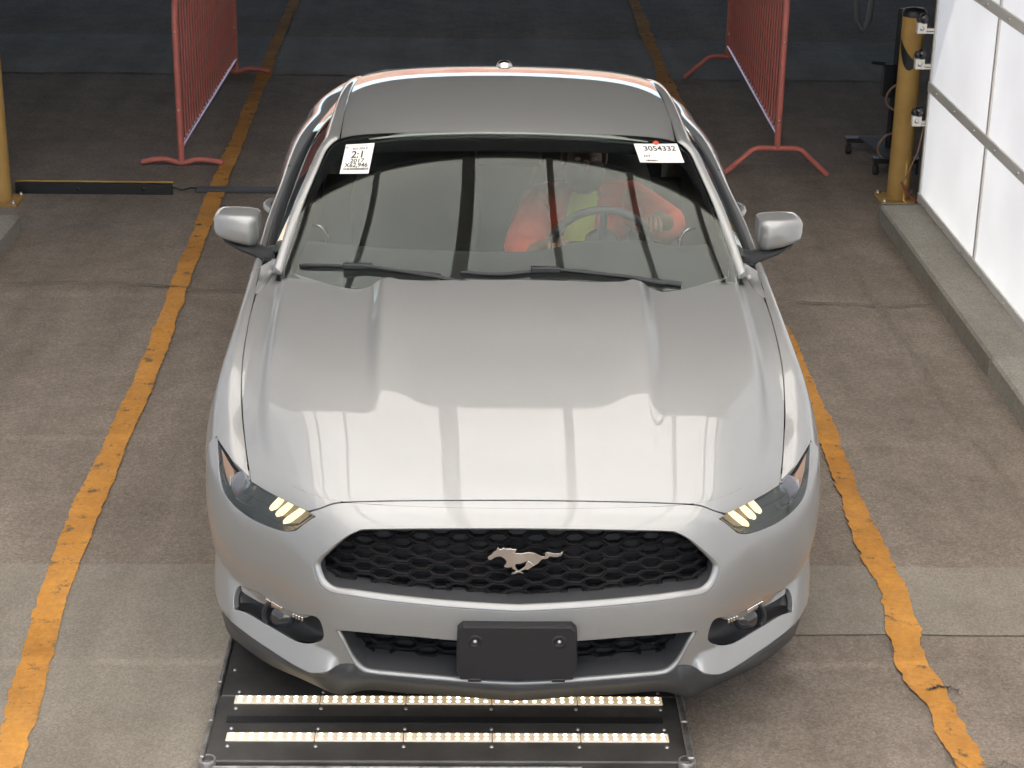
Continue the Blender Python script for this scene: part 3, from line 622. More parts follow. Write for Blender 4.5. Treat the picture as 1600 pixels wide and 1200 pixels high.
# chin lip of dark plastic
lt = np.array(TR['liptop']); lpn = np.array(TR['lip'])
top = resample(fpt(lt[:, 0], lt[:, 1], .006, .0), 90); top2 = top+np.array([0, .0, -.012])
bot = resample(np.array([(x, y, .172) for x, y in lpn]), 90)
mid = top*.45+bot*.55+np.array([0, -.012, 0]); bot2 = bot+np.array([0, .018, -.022]); bot3 = bot*np.array([.97, 1, 1])+np.array([0, .22, -.005])
for a in (top, top2, mid, bot, bot2, bot3): a[-1, 0] = 0
topi = top+np.array([0, .03, .004])
mb = MB(); mb.grid([topi, top, mid, bot, bot2, bot3], True, True); mb.mirror(); mb.build('chin_lip', 'grey_plastic', CAR)
# fog lamp pockets: dark bezel, lamp, clear signal strip under the upper edge
def both(fn):
    for s in (1, -1): fn(s)
def fogs(s):
    f = np.array(fog); c = f.mean(0); sg = np.array([s, 1, 1])
    P = [fpt(c[0]+(f[:, 0]-c[0])*k, c[1]+(f[:, 1]-c[1])*k, d, d*.3)*sg for k, d in ((1.0, .012), (.985, .030), (.95, .046), (.5, .050), (.0, .050))]
    mb = MB(); mb.grid([np.vstack([p, p[:1]]) for p in P], True, s < 0); bz = mb.build('fog_bezel', 'black_plastic', CAR)
    fc = TR['fogc'][0]; q = fpt(fc[0], fc[1]-.012, .034, .006)*sg; ax = Vector((-.30*s, -1, .10)).normalized()
    MB().lathe(q, ax, [(.062, -.01), (.060, .010), (.052, .014), (.046, .004), (.040, -.004)], 32).build('fog_ring', 'black_plastic', bz)
    MB().lathe(q, ax, [(.041, -.002), (.036, .010), (.022, .018), (0, .021)], 32).build('fog_lens', M['foglens'], bz)
    panel('signal_strip', lambda u, v: (fascia(-np.abs(u), v)+np.array([0, .006, 0]))*np.array([s, 1, 1]), spath(TR['signal'][:6])+spath(TR['signal'][6:]), [], M['clear'], CAR, h=.012, sign=1 if s > 0 else -1, edge=.01)
    for k, (a, b) in enumerate((((-.80, .389), (-.725, .3935)), ((-.665, .397), (-.625, .402)))):
        for i in range(9 if k == 0 else 4):
            t = i/(8 if k == 0 else 3); u = a[0]+(b[0]-a[0])*t; z = a[1]+(b[1]-a[1])*t; p = fpt(u, z, .004)*sg
            MB().box(p[0]-.003, p[0]+.003, p[1]-.004, p[1]+.004, p[2]-.006, p[2]+.006, .001).build('signal_optic', 'chrome', CAR)
M['foglens'] = mat('fog_lens', (.025, .025, .027), .06, 0, .6, 1.)
M['clear'] = mat('clear_signal_lens', (.24, .23, .22), .25, .3, .5, .8)
both(fogs)
# ---- head lamps
lamp_out = chain(spath(TR['lamp_up']), spath(TR['lamp_in']), spath(TR['lamp_low']))
M['lamp_grey'] = mat('lamp_bezel', (.125, .128, .135), .24, .5, .5, .8)
M['projector'] = mat('projector_glass', (.10, .10, .12), .05, .0, .8, 1.)
def lamps(s):
    hd = empty('headlight', (0, 2.4, 0), None, None); hd.parent = CAR; hd.location = (0, 0, 0)
    def F(d, k=0.): return lambda u, v: (fascia(-np.abs(u), v)+np.array([0, d, 0]))*np.array([s, 1, 1])*np.array([1-d*.35, 1, 1])
    sg = 1 if s > 0 else -1
    panel('lens', F(.0), lamp_out, [], 'lens', hd, h=.014, sign=sg, edge=.0)
    c = np.array(lamp_out); cc = c.mean(0)
    ins = [tuple(cc+(p-cc)*.985) for p in c]
    panel('bezel', F(.034), ins, [], 'lamp_grey', hd, h=.014, sign=sg, edge=0)
    P = [np.vstack([q, q[:1]]) for q in (F(.001)(c[:, 0], c[:, 1]), F(.036)(c[:, 0], c[:, 1]))]
    MB().grid(P, True, s < 0).build('housing', 'lamp_grey', hd)
    rimp = [F(-.001)(c[:, 0], c[:, 1])]; 
    for i in range(3):
        d = TR['drl%d' % i]
        d = np.array(d); mu = (d[[0, 5]].mean(0)+d[[1, 2]].mean(0))/2; ax_ = (d[4]+d[3]-d[0]-d[1])/2; nx = np.array([-ax_[1], ax_[0]])/np.hypot(*ax_)
        d = d-np.outer((d-d.mean(0))@nx, nx)*.28
        top_ = (d[0]+d[1])/2; an_ = ax_/np.hypot(*ax_); al_ = (d-top_)@an_; d = d+np.outer(np.clip(al_, 0, None)*.28, an_)
        pl = chain(spath([d[0], d[1]], .008), spath([d[1], d[2], d[3]], .006), spath([d[3], d[4]], .006), spath([d[4], d[5], d[0]], .006))
        panel('daytime_light', F(.014), pl, [], 'drl', hd, h=.008, sign=sg, edge=.003, round_=.001)
    pc = TR['proj'][0]; q = F(.028)(np.array(pc[0]), np.array(pc[1]-.004)); ax = Vector((-.25*s if s > 0 else .25, -1, .28)).normalized()
    pj = MB().lathe(q, ax, [(.047, -.012), (.045, .004), (.036, .016), (.020, .023), (0, .025)], 36).build('projector_lens', 'projector', hd)
    MB().lathe(q, ax, [(.062, -.010), (.060, .004), (.055, .007), (.050, .003), (.047, -.006)], 36).build('projector_ring', 'chrome', pj)
    an = [(-.888+.068*math.cos(a), .681+.042*math.sin(a)) for a in np.linspace(R(165), R(330), 26)]
    pts = [tuple(F(.014)(np.array(max(a, -1.02)), np.array(b))) for a, b in an]
    MB().tube(pts, [.0035]*26, 8).build('light_guide', 'chrome', hd)
    panel('side_marker', F(.012), spath(TR['marker'][:6])+spath(TR['marker'][6:]), [], 'amber', hd, h=.012, sign=sg, edge=.015)
both(lamps)
# ---- wings, doors, quarters
def side_s(s): return lambda y, t: side(np.abs(y), t)*np.array([s, 1, 1])
tt = np.linspace(0, 1, 400)
def t_x(y, x): P = side(np.full(120, y), np.linspace(0, .34, 120)); return float(np.interp(x, P[:, 0], np.linspace(0, .34, 120)))
def t_z(y, z): P = side(np.full(400, y), tt); return float(np.interp(-z, -P[:, 2], tt))
def arch_line(yc, r, z0, z1, back, n=24):
    """points on the side surface along a wheel opening, from angle to angle"""
    out = []
    a0 = math.asin((z0-.335)/r); a1 = math.asin((z1-.335)/r)
    angs = np.linspace(math.pi-a0, a1, n)
    for a in angs: y = yc+r*math.cos(a); z = .335+r*math.sin(a); out.append((y, t_z(y, z)))
    return out
upl = fascia(np.array([a for a, b in TR['lamp_up']]), np.array([b for a, b in TR['lamp_up']]))
upl = upl[upl[:, 1] > .37]                            # outer end first
wl = [(float(p[1])+.004, t_x(float(p[1])+.004, -float(p[0]))) for p in upl]
wing = chain([(.647, t_z(.647, .668)), (.616, t_z(.616, .715)), (.585, wl[0][1]+.002)], wl, [(.372, 0.0035)], [(y, .004) for y in np.linspace(.42, 1.40, 30)], [(1.46, .012), (1.56, .006), (1.625, .0)],
             [(1.60, .06), (1.556, .13), (1.545, .3), (1.54, .6), (1.535, .95)], [(1.242, .95)], arch_line(.862, .378, .262, .262, 0)[::-1][:0], [(y, t) for y, t in arch_line(.862, .378, .645, .225, 0, 26)][::-1])
door = chain([(1.632, .0), (1.608, .06), (1.563, .13), (1.552, .3), (1.547, .6), (1.545, .93)], [(2.80, .93), (2.84, .5), (2.87, .2), (2.86, .05), (2.84, 0.0)], [(y, 0.) for y in np.linspace(2.8, 1.7, 30)])
rarch = arch_line(3.545, .378, .225, .225, 0, 40)
quart = chain([(2.847, .0), (2.867, .05), (2.877, .2), (2.847, .5), (2.807, .93)], [(3.15, .93)], [(y, t) for y, t in rarch], [(3.96, .93), (4.6, .88)], [(4.64, .4), (4.66, 0.)], [(y, 0.) for y in np.linspace(4.6, 2.9, 40)])
for s in (1, -1):
    lab = 'front'
    panel('front_wing', side_s(s), wing, [], 'paint', CAR, h=.014, sign=-s, sc=(1, .85), edge=.018)
    d = panel('door', side_s(s), door, [], 'paint', CAR, h=.025, sign=-s, sc=(1, .85), edge=.018)
    panel('rear_quarter', side_s(s), quart, [], 'paint', CAR, h=.025, sign=-s, sc=(1, .85), edge=.018)
    # sill, wheel-arch lining
    MB().box(min(s*.62, s*.85), max(s*.62, s*.85), 1.25, 3.15, .16, .27).build('sill', 'grey_plastic', CAR)
    for yc in (.862, 3.545):
        a = np.linspace(-.25, math.pi+.25, 26); q = [np.stack([0*a+s*x, yc+.40*np.cos(a), .335+.40*np.sin(a)], 1) for x in (.55, .835)]
        MB().grid(q, True, s < 0).build('arch_liner', 'interior', CAR)
        MB().add([(s*.55, yc+.4*math.cos(t), .335+.4*math.sin(t)) for t in a], [tuple(range(len(a)))]).build('arch_liner', 'interior', CAR)
    # wheels
    for yc, xo in ((.862, .884), (3.545, .895)):
        wh = empty('wheel', (s*xo, yc, .335), None, None); wh.parent = CAR; wh.location = Vector((s*xo, yc, .335))-Vector(CAR.location)
        ax = (s, 0, 0); c = (s*xo, yc, .335)
        MB().lathe(c, ax, [(.24, -.02), (.29, -.008), (.315, -.012), (.331, -.035), (.335, -.07), (.335, -.17), (.325, -.205), (.29, -.225), (.24, -.22)], 48).build('tyre', 'rubber', wh)
        MB().lathe(c, ax, [(.243, -.018), (.235, -.012), (.228, -.03), (.222, -.09), (.222, -.21)], 48).build('rim', 'alloy', wh)
        for k in range(10):
            t = 2*math.pi*k/10; d0 = Vector((0, math.cos(t), math.sin(t))); n0 = Vector((0, -math.sin(t), math.cos(t))); X = Vector(ax)
            pts = []
            for r_, w_, h_ in ((.04, .022, -.045), (.13, .016, -.035), (.232, .013, -.028)):
                for sx, sz in ((-1, 0), (1, 0), (1, -.03), (-1, -.03)): pts.append(Vector(c)+d0*r_+n0*w_*sx+X*(h_+sz))
            fs = [(0, 1, 2, 3), (11, 10, 9, 8)]
            for b in (0, 4):
                for i in range(4): fs.append((b+i, b+4+i, b+4+(i+1) % 4, b+(i+1) % 4))
            MB().add(pts, fs).build('spoke', 'alloy', wh)
        MB().lathe(c, ax, [(0, -.03), (.05, -.033), (.06, -.045), (.06, -.08)], 24).build('hub', 'alloy', wh)
        MB().lathe(c, ax, [(.0, -.10), (.16, -.10), (.165, -.11), (.165, -.13)], 32).build('brake_disc', 'steel', wh)
# ---- windscreen, pillars, roof
se = [p for p in spath(TR['s_edge'][:6], .01)+spath(TR['s_edge'][5:], .01) if p[0] < -.002]
base = [(-.752, .945), (-.70, .930), (-.5, .915), (-.25, .908), (0, .906)]
scr = chain([(0, TR['s_edge'][-1][1])], se[::-1], base)
scr_full = chain(scr, mir([p for p in scr if p[0] < -.002]))
def screen_in(x, z): return screen(x, z)+np.array([0, .008, -.006])
WS = panel('windscreen', screen, scr_full, [], 'screen', CAR, h=.018, sign=1, edge=0)
# black ceramic band round the glass, on its inner face
cz = np.array([0, 1.10]); q = np.array(scr_full)
inner = []
for x, z in q:
    dz = .040 if z > 1.2 else .022; inner.append((x*(1-.030), z-dz if z > 1.1 else max(z+.020, .945)))
panel('frit_band', screen_in, scr_full, [chain([(float(a), float(b)) for a, b in inner])], 'gloss_black', CAR, h=.02, sign=1, edge=0)
PIN = [tuple(float(c_) for c_ in screen(np.array(a_), np.array(b_))) for a_, b_ in TR['s_edge'][:7]]+[ (-.612, 2.14, 1.256), (-.610, 2.257, 1.262), (-.612, 2.686, 1.280), (-.601, 3.035, 1.270), (-.580, 3.30, 1.232), (-.560, 3.60, 1.150), (-.545, 3.85, 1.06)]
POUT = [(-.786, 1.585, .965), (-.768, 1.70, 1.025), (-.744, 1.84, 1.088), (-.714, 1.96, 1.145), (-.692, 2.06, 1.186), (-.684, 2.10, 1.199), (-.679, 2.15, 1.210), (-.675, 2.20, 1.218), (-.669, 2.30, 1.232), (-.655, 2.686, 1.252), (-.648, 3.035, 1.235), (-.648, 3.30, 1.185), (-.655, 3.60, 1.09), (-.67, 3.85, 1.005)]
OLD = [(1.542, .9584), (1.644, 1.0179), (1.791, 1.1018), (1.912, 1.1682), (2.014, 1.2191), (2.053, 1.2373), (2.083, 1.2515)]
for i_ in range(7):                        # the outer edge follows the glass edge
    k_ = 1-max(0, i_-4)/3; POUT[i_] = (POUT[i_][0], POUT[i_][1]+(PIN[i_][1]-OLD[i_][0])*k_, POUT[i_][2]+(PIN[i_][2]-OLD[i_][1])*k_)
pin = cspl(np.arange(14), np.array(PIN)); pout = cspl(np.arange(14), np.array(POUT)); tq = np.linspace(-.28, 13, 92)
A, B = pin(tq), pout(tq)
rows = []
for k, lift in ((0, -.004), (.04, .006), (.15, .012), (.4, .019), (.65, .016), (.88, .006), (1, -.004), (1.0, -.02)):
    mid = A*(1-k)+B*k; nrm = np.cross(np.gradient(A, axis=0), B-A); nrm /= np.linalg.norm(nrm, axis=1, keepdims=True); nrm *= np.sign(nrm[:, 2:3]); rows.append(mid+nrm*lift)
for sg_ in (1, -1):
    pm_ = MB().grid([r_*np.array([sg_, 1, 1]) for r_ in rows], True, sg_ < 0); pm_.add([r_[0]*np.array([sg_, 1, 1]) for r_ in rows], [tuple(range(len(rows)))]); pm_.build('pillar_rail', 'paint', CAR)
mb = MB(); mb.grid([B[7:]+np.array([.004, 0, -.012]), B[7:]+np.array([-.006, .012, -.030]), B[7:]+np.array([.010, .015, -.045])], True, False); mb.build('drip_seal', 'black_plastic', CAR)
m2 = MB(); m2.grid([(B[7:]+o)*np.array([-1, 1, 1]) for o in (np.array([.004, 0, -.012]), np.array([-.006, .012, -.030]), np.array([.010, .015, -.045]))], True, True); m2.build('drip_seal', 'black_plastic', CAR)
rf = [p for p in spath([(-.600, 2.125), (-.5423, 2.122), (-.40, 2.116), (-.217, 2.105), (0, 2.10)], .02)]
ro = chain(rf, [(0, 2.10)])
re = [(-.605, 2.257), (-.607, 2.686), (-.596, 3.035), (-.577, 3.28)]
half = chain([(0, 2.10)], [p for p in rf[::-1] if p[0] < -.002], spath([(-.600, 2.125)]+re, .02), [(-.45, 3.33), (-.2, 3.36), (0, 3.37)])
rfp = [tuple(roof(np.array(x_), np.array(y_-.004))+np.array([0, -.003, -.006])) for x_, y_ in rf]; rfp = rfp+[(-a_, b_, c_) for a_, b_, c_ in rfp[-2::-1]]
MB().tube(rfp, .0075, 8).build('roof_front_edge', 'paint', CAR)
RF = panel('roof', roof, chain(half, mir([p for p in half if p[0] < -.002])), [], 'paint', CAR, h=.022, sign=1, edge=.014, round_=.004)
half = chain([(0, 3.38)], [(-.2, 3.37), (-.45, 3.34), (-.572, 3.295)], [(-.553, 3.6), (-.52, 4.0), (0, 4.05)])
panel('rear_window', roof, chain(half, mir([p for p in half if p[0] < -.002])), [], 'sideglass', CAR, h=.05, sign=1, edge=.01)
mb = MB(); xs = np.linspace(-.60, .60, 21)
for_y = [(3.98, 1.0), (4.2, .985), (4.45, .985), (4.62, .995), (4.68, .97), (4.70, .80), (4.70, .55), (4.66, .30), (4.5, .22)]
mb.grid([[(x*(1.28 if z < .97 else 1.18), y-.25*(x/.75)**2, z-.02*(x/.6)**2) for x in xs] for y, z in for_y], True, False); mb.build('boot_and_rear_bumper', 'paint', CAR)
MB().lathe((0, 3.27, 1.283), (0, .12, 1), [(.0, .030), (.018, .027), (.030, .016), (.035, .0), (.036, -.02)], 24).build('roof_antenna', 'chrome', CAR)
# side glass
yb = np.linspace(1.66, 3.30, 40)
Bf = lambda y: np.array([np.interp(y, B[:, 1], B[:, i]) for i in range(3)])
topc = np.array([Bf(min(y+.03, 3.4))+np.array([.012, 0, -.04]) for y in yb]); topc[:, 1] = yb
botc = np.array([(-float(TOPX(y))+.030, y, float(TOPZ(y))+.004) for y in yb])
midc = topc*.5+botc*.5+np.array([-.022, 0, .004])
for s in (1, -1):
    sg = np.array([-s, 1, 1])
    i2 = np.searchsorted(yb, 2.78)
    MB().grid([botc[:i2]*sg, midc[:i2]*sg, topc[:i2]*sg], True, s < 0).build('side_window', 'sideglass', CAR)
    MB().grid([botc[i2:]*sg, midc[i2:]*sg, topc[i2:]*sg], True, s < 0).build('quarter_window', 'sideglass', CAR)
    e = np.array([(-float(TOPX(y))+.004, y, float(TOPZ(y))+.004) for y in np.linspace(1.64, 3.3, 40)])
    MB().grid([e*sg, (e+np.array([.006, 0, .012]))*sg, (e+np.array([.030, 0, .012]))*sg, (e+np.array([.034, 0, -.006]))*sg], True, s < 0).build('belt_seal', 'black_plastic', CAR)
    # shoulder behind the side glass down to the boot
    yq = np.linspace(3.28, 4.6, 24); tq_ = np.array([(-float(TOPX(y))+.0, y, float(TOPZ(y))) for y in yq]); iq = np.array([(-.56+.0*y, y, float(np.interp(y, [3.28, 3.6, 3.9, 4.1, 4.6], [1.235, 1.145, 1.06, 1.0, .985]))) for y in yq])
    MB().grid([tq_*sg, (tq_*.6+iq*.4+np.array([0, 0, -.03]))*sg, (tq_*.25+iq*.75+np.array([0, 0, -.012]))*sg, iq*sg], True, s > 0).build('sail_panel', 'paint', CAR)
# handles
for s in (1, -1):
    h = MB(); yy = np.linspace(2.52, 2.72, 9); pts = [(s*(.893+.034*math.sin(math.pi*i/8)), y, .862+.006*math.sin(math.pi*i/8)) for i, y in enumerate(yy)]
    h.tube(pts, [.010, .013, .015, .016, .016, .016, .015, .013, .010], 10).build('door_handle', 'paint', CAR)
# ---- mirrors
def mirrors(s):
    mr = empty('wing_mirror', (0, 0, 0), None, None); mr.parent = CAR; mr.location = (0, 0, 0)
    # shell: cross-sections from the inner end outwards (x, y front, y back, z low, z high)
    secs = [(.868, 1.80, 1.90, .970, 1.058), (.876, 1.766, 1.905, .957, 1.066), (.90, 1.755, 1.91, .957, 1.070), (.95, 1.760, 1.915, .968, 1.071), (.995, 1.778, 1.92, .980, 1.068), (1.016, 1.80, 1.92, .988, 1.060), (1.026, 1.835, 1.915, 1.0, 1.044)]
    P = []
    for x, y0, y1, z0, z1 in secs:
        row = []; cy, cz = (y0+y1)/2, (z0+z1)/2
        for k in range(28):
            a = 2*math.pi*k/28; c, n = math.cos(a), math.sin(a); e = .42
            row.append((s*x, cy-(y1-y0)/2*math.copysign(abs(c)**e, c), cz+(z1-z0)/2*math.copysign(abs(n)**e, n)))
        P.append(row+row[:1])
    mb = MB(); mb.grid(P, True, s > 0); mb.add(P[0][:-1], [tuple(range(28))]); mb.add(P[-1][:-1], [tuple(range(28))]); mb.build('mirror_shell', 'paint', mr)
    gl = [(s*x, y1+.002, z) for x, y1, z in ((.895, 1.912, .955), (1.0, 1.922, .972), (1.02, 1.922, 1.0), (1.01, 1.922, 1.05), (.9, 1.912, 1.052))]
    MB().add(gl, [(0, 1, 2, 3, 4)]).build('mirror_glass', 'chrome', mr)
    a = [(.80, 1.72, .950), (.84, 1.74, .940), (.88, 1.785, .944), (.93, 1.81, .953), (.985, 1.84, .972), (1.005, 1.86, .982)]
    hh = [.030, .026, .018, .014, .012, .008]; ww = [.055, .055, .055, .055, .05, .03]; P = []
    for (x, y, z), h_, w_ in zip(a, hh, ww): P.append([(s*x, y+w_*math.cos(t)*1., z+h_*math.sin(t)) for t in np.linspace(0, 2*math.pi, 17)])
    MB().grid(P, True, s < 0).build('mirror_arm', 'black_plastic', mr)
both(mirrors)
# ---- cowl and wipers
xs = np.linspace(-.78, .78, 61)
hr_y = np.interp(np.abs(xs), [abs(p[0]) for p in TR['hood_rear']][::-1], [p[1] for p in TR['hood_rear']][::-1])
MB().grid([np.stack([xs, hr_y-.03, 0*xs+.922-.02*(np.abs(xs) > .6)], 1), np.stack([xs, hr_y+.06, 0*xs+.925], 1), np.stack([xs, screen(xs, 0*xs+.945)[:, 1]+.02, 0*xs+.935], 1)], True, True).build('cowl', 'black_plastic', CAR)
for key, armx in (('wiperA', (-.05, -.43)), ('wiperB', (.56, .17))):
    w_ = np.array(TR[key]); c = resample(screen(w_[:, 0], w_[:, 1]), 30)
    wp = MB().tube(c+np.array([0, -.005, .006]), [.005]+[.0075]*28+[.005], 8).build('wiper_blade', 'black_plastic', CAR)
    MB().grid([c+np.array([0, -.004, .004]), c+np.array([0, -.001, .001])], True).build('wiper_rubber', 'rubber', wp)
    m_ = c[12 if key == 'wiperA' else 12]+np.array([0, -.010, .014]); p0_ = np.array([armx[0], 1.345 if key == 'wiperA' else 1.40, .955])
    MB().tube([p0_, p0_*.6+m_*.4+np.array([0, 0, .006]), p0_*.15+m_*.85+np.array([0, 0, .003]), m_], [.011, .008, .007, .008], 8).build('wiper_arm', 'black_plastic', CAR)
    MB().box(m_[0]-.05, m_[0]+.05, m_[1]-.012, m_[1]+.012, m_[2]-.012, m_[2]+.008, .004).build('wiper_clip', 'black_plastic', CAR)
# ---- number plate bracket
pl = MB(); W2, z0, z1 = .164, .300, .462
pb = [(-W2+.012, z0), (W2-.012, z0), (W2, z0+.03), (W2-.004, z1-.014), (W2-.018, z1), (-W2+.018, z1), (-W2+.004, z1-.014), (-W2, z0+.03)]
a = [(x, -.026, z) for x, z in pb]; b = [(x*.975, -.034, (z-.38)*.96+.38) for x, z in pb]; c0 = [(x, .02, z) for x, z in pb]
n8 = 8; pl.add(a+b+c0, [tuple(range(8, 16))]+[(i, (i+1) % 8, 8+(i+1) % 8, 8+i) for i in range(8)]+[(16+i, 16+(i+1) % 8, (i+1) % 8, i) for i in range(8)])
PB = pl.build('number_plate_bracket', 'bracket_black', CAR)
for s in (-1, 1):
    MB().lathe((s*.113, -.0335, .418), (0, -1, 0), [(.020, .0005), (.014, .004), (.009, -.001)], 20).build('screw_cup', 'black_plastic', PB)
    MB().lathe((s*.113, -.0335, .418), (0, -1, 0), [(.0, .006), (.005, .005), (.0065, .001)], 10).build('screw', 'steel', PB)
    MB().box(s*.113-.018, s*.113+.018, -.038, -.030, .296, .306, .002).build('clip_tab', 'black_plastic', PB)
MB().box(-.55, .55, .45, 4.4, .17, .19).build('underbody', 'interior', CAR)

# corner between hood, wing and pillar
ga = np.array([(-.8335, 1.388), (-.8165, 1.440), (-.8050, 1.502), (-.7925, 1.553), (-.772, 1.552), (-.752, 1.540)])
gb = np.array([(-.8385, 1.388, float(TOPZ(1.388))+.001), (-.8405, 1.45, float(TOPZ(1.45))+.001), (-.8425, 1.53, float(TOPZ(1.53))+.001), (-.845, 1.63, float(TOPZ(1.63))+.001), (-.81, 1.64, .951), (-.772, 1.575, .953)])
ga3 = np.array([(x, y, float(hood_z(x, y))+.001) for x, y in ga]); ga3[-2:, 2] += -.003
ga3, gb3 = resample(ga3, 40), resample(gb, 40)
for s in (1, -1):
    sg = np.array([-s, 1, 1])
    MB().grid([(ga3+np.array([0, 0, -.02]))*sg, ga3*sg, (ga3*.5+gb3*.5+np.array([0, 0, .0]))*sg, gb3*sg], True, s > 0).build('cowl_corner', 'paint', CAR)
for s in (1, -1):
    sg = np.array([-s, 1, 1]); f0 = np.array([(-.728, 1.505, .944), (-.755, 1.525, .945), (-.80, 1.548, .938)]); f1 = np.array([(-.742, 1.60, .958), (-.775, 1.65, .956), (-.825, 1.675, .946)])
    MB().grid([f0*sg, (f0*.5+f1*.5)*sg, f1*sg], True, s > 0).build('pillar_foot', 'paint', CAR)
HORSE = [(-0.0804,0.6276),(-0.0791,0.6315),(-0.0701,0.6386),(-0.0646,0.6463),(-0.0577,0.6502),(-0.0536,0.6565),(-0.0508,0.6557),(-0.0515,0.6526),(-0.0438,0.6527),(-0.0376,0.6573),(-0.0355,0.655),(-0.0243,0.6543),(-0.0195,0.6559),(-0.016,0.6536),(-0.0076,0.6536),(-0.0027,0.6537),(-0.0061,0.6498),(-0.0054,0.6464),(-0.0089,0.6474),(-0.0131,0.6463),(-0.0074,0.6428),(0.0065,0.6413),(0.0204,0.6438),(0.0302,0.6446),(0.0428,0.6431),(0.054,0.6385),(0.0653,0.6316),(0.0716,0.6324),(0.0736,0.6371),(0.0721,0.6417),(0.0762,0.6441),(0.0846,0.6441),(0.093,0.6411),(0.1042,0.6404),(0.114,0.6412),(0.1201,0.6459),(0.1189,0.6397),(0.1141,0.6342),(0.1044,0.6311),(0.0932,0.6318),(0.0848,0.6333),(0.0821,0.6286),(0.0752,0.6255),(0.0641,0.6246),(0.06,0.6192),(0.0532,0.6114),(0.0435,0.6051),(0.035,0.6112),(0.0292,0.619),(0.0236,0.6197),(0.0153,0.615),(0.0042,0.6118),(-0.0056,0.6118),(-0.0068,0.6048),(-0.0032,0.597),(0.0018,0.5908),(0.0102,0.5885),(0.0166,0.5839),(0.0145,0.5827),(0.006,0.5854),(-0.001,0.5877),(-0.0095,0.5946),(-0.0137,0.5969),(-0.0145,0.6016),(-0.0236,0.6),(-0.0333,0.5992),(-0.0362,0.6023),(-0.0348,0.6077),(-0.0314,0.6093),(-0.0307,0.6147),(-0.0294,0.6179),(-0.0351,0.6264),(-0.0449,0.6325),(-0.0533,0.6325),(-0.063,0.6285),(-0.0699,0.6223),(-0.0769,0.6215),(-0.0797,0.6246)]
HORSE_LEG = [(0.0435,0.6066),(0.0292,0.6198),(0.0237,0.6158),(0.0211,0.608),(0.0156,0.6002),(0.0045,0.5924),(-0.0038,0.5884),(-0.0122,0.5868),(-0.017,0.5837),(-0.0163,0.581),(-0.0093,0.5821),(-0.0023,0.5845),(0.0074,0.59),(0.0171,0.5956),(0.0283,0.5956)]
# ---- running-horse badge on the grille
def prism(name, poly, y0, y1, m, parent, bev=.0025):
    P = np.array(poly); V = [Vector(p) for p in P]; r = delaunay_2d_cdt(V, [(i, (i+1) % len(V)) for i in range(len(V))], [], 0, 1e-6)
    Q = np.array([tuple(v) for v in r[0]]); T = np.array([f for f in r[2] if len(f) == 3]); ok = inpoly(Q[T].mean(1), poly); T = T[ok]
    ar = (P[:, 0]*np.roll(P[:, 1], -1)-np.roll(P[:, 0], -1)*P[:, 1]).sum()
    tg = np.roll(P, -1, 0)-np.roll(P, 1, 0); tg /= np.linalg.norm(tg, axis=1, keepdims=True); nin = np.stack([-tg[:, 1], tg[:, 0]], 1)*np.sign(ar)
    mb = MB(); n = len(P)
    C = P.mean(0); dome = lambda q: y0-.004*np.exp(-((q[:, 0]-C[0])/.06)**2)
    mb.add([(x, y, z) for (x, z), y in zip(Q, dome(Q))], [tuple(int(a) for a in t[::(1 if np.cross(Q[t[1]]-Q[t[0]], Q[t[2]]-Q[t[0]]) > 0 else -1)]) for t in T], True)
    yd = dome(P); O = P-nin*bev*.5
    rows = [[(x, y, z) for (x, z), y in zip(P, yd)], [(x, y+bev, z) for (x, z), y in zip(O, yd)], [(x, y1, z) for (x, z) in O]]
    mb.grid([r_+r_[:1] for r_ in rows], True, ar > 0); return mb.build(name, m, parent)
badge = prism('horse_badge', HORSE, .048, .062, 'chrome', CAR); prism('horse_leg', HORSE_LEG, .0465, .060, 'chrome', badge)
# ---- cabin
M['belt_orange'] = mat('hivis_jacket', (.97, .15, .06), .75, noise=(.88, .11, .045), ns=14, bump=.3, bs=22, bd=.01)
M['lime'] = mat('lime_shirt', (.66, .72, .04), .8)
M['skin'] = mat('skin', (.30, .17, .11), .55)
M['mask'] = mat('dark_face_cover', (.035, .04, .05), .8)
M['cap'] = mat('dark_cap', (.02, .02, .025), .8)
M['glove'] = mat('dark_glove', (.05, .055, .055), .7)
xs = np.linspace(-.72, .72, 37)
def dash_row(y, z, k): return [(x, y+bow(x)*.8, z+k*math.exp(-((x-.36)/.20)**4)) for x in xs]
dash = MB().grid([dash_row(1.40, .915, 0), dash_row(1.62, .925, 0), dash_row(1.82, .915, .012), dash_row(1.93, .90, .035), dash_row(1.99, .875, .045), dash_row(2.01, .82, .03), dash_row(2.0, .60, 0), dash_row(1.95, .45, 0)], True, True).build('dashboard', 'interior', CAR)
MB().box(-.70, .70, 1.9, 4.2, .28, .32).build('cabin_floor', 'interior', CAR)
for s in (1, -1): MB().box(min(s*.77, s*.80), max(s*.77, s*.80), 1.7, 3.4, .3, .93).build('door_trim', 'interior', CAR)
MB().box(-.72, .72, 3.75, 3.8, .3, .98).build('rear_bulkhead', 'interior', CAR)
hl_ = MB(); hl_.grid([[tuple(roof(np.array(x*.95), np.array(y))-np.array([0, 0, .03])) for x in np.linspace(-.6, .6, 13)] for y in np.linspace(2.18, 3.4, 12)], True, True); hl_.build('headliner', 'interior', CAR)
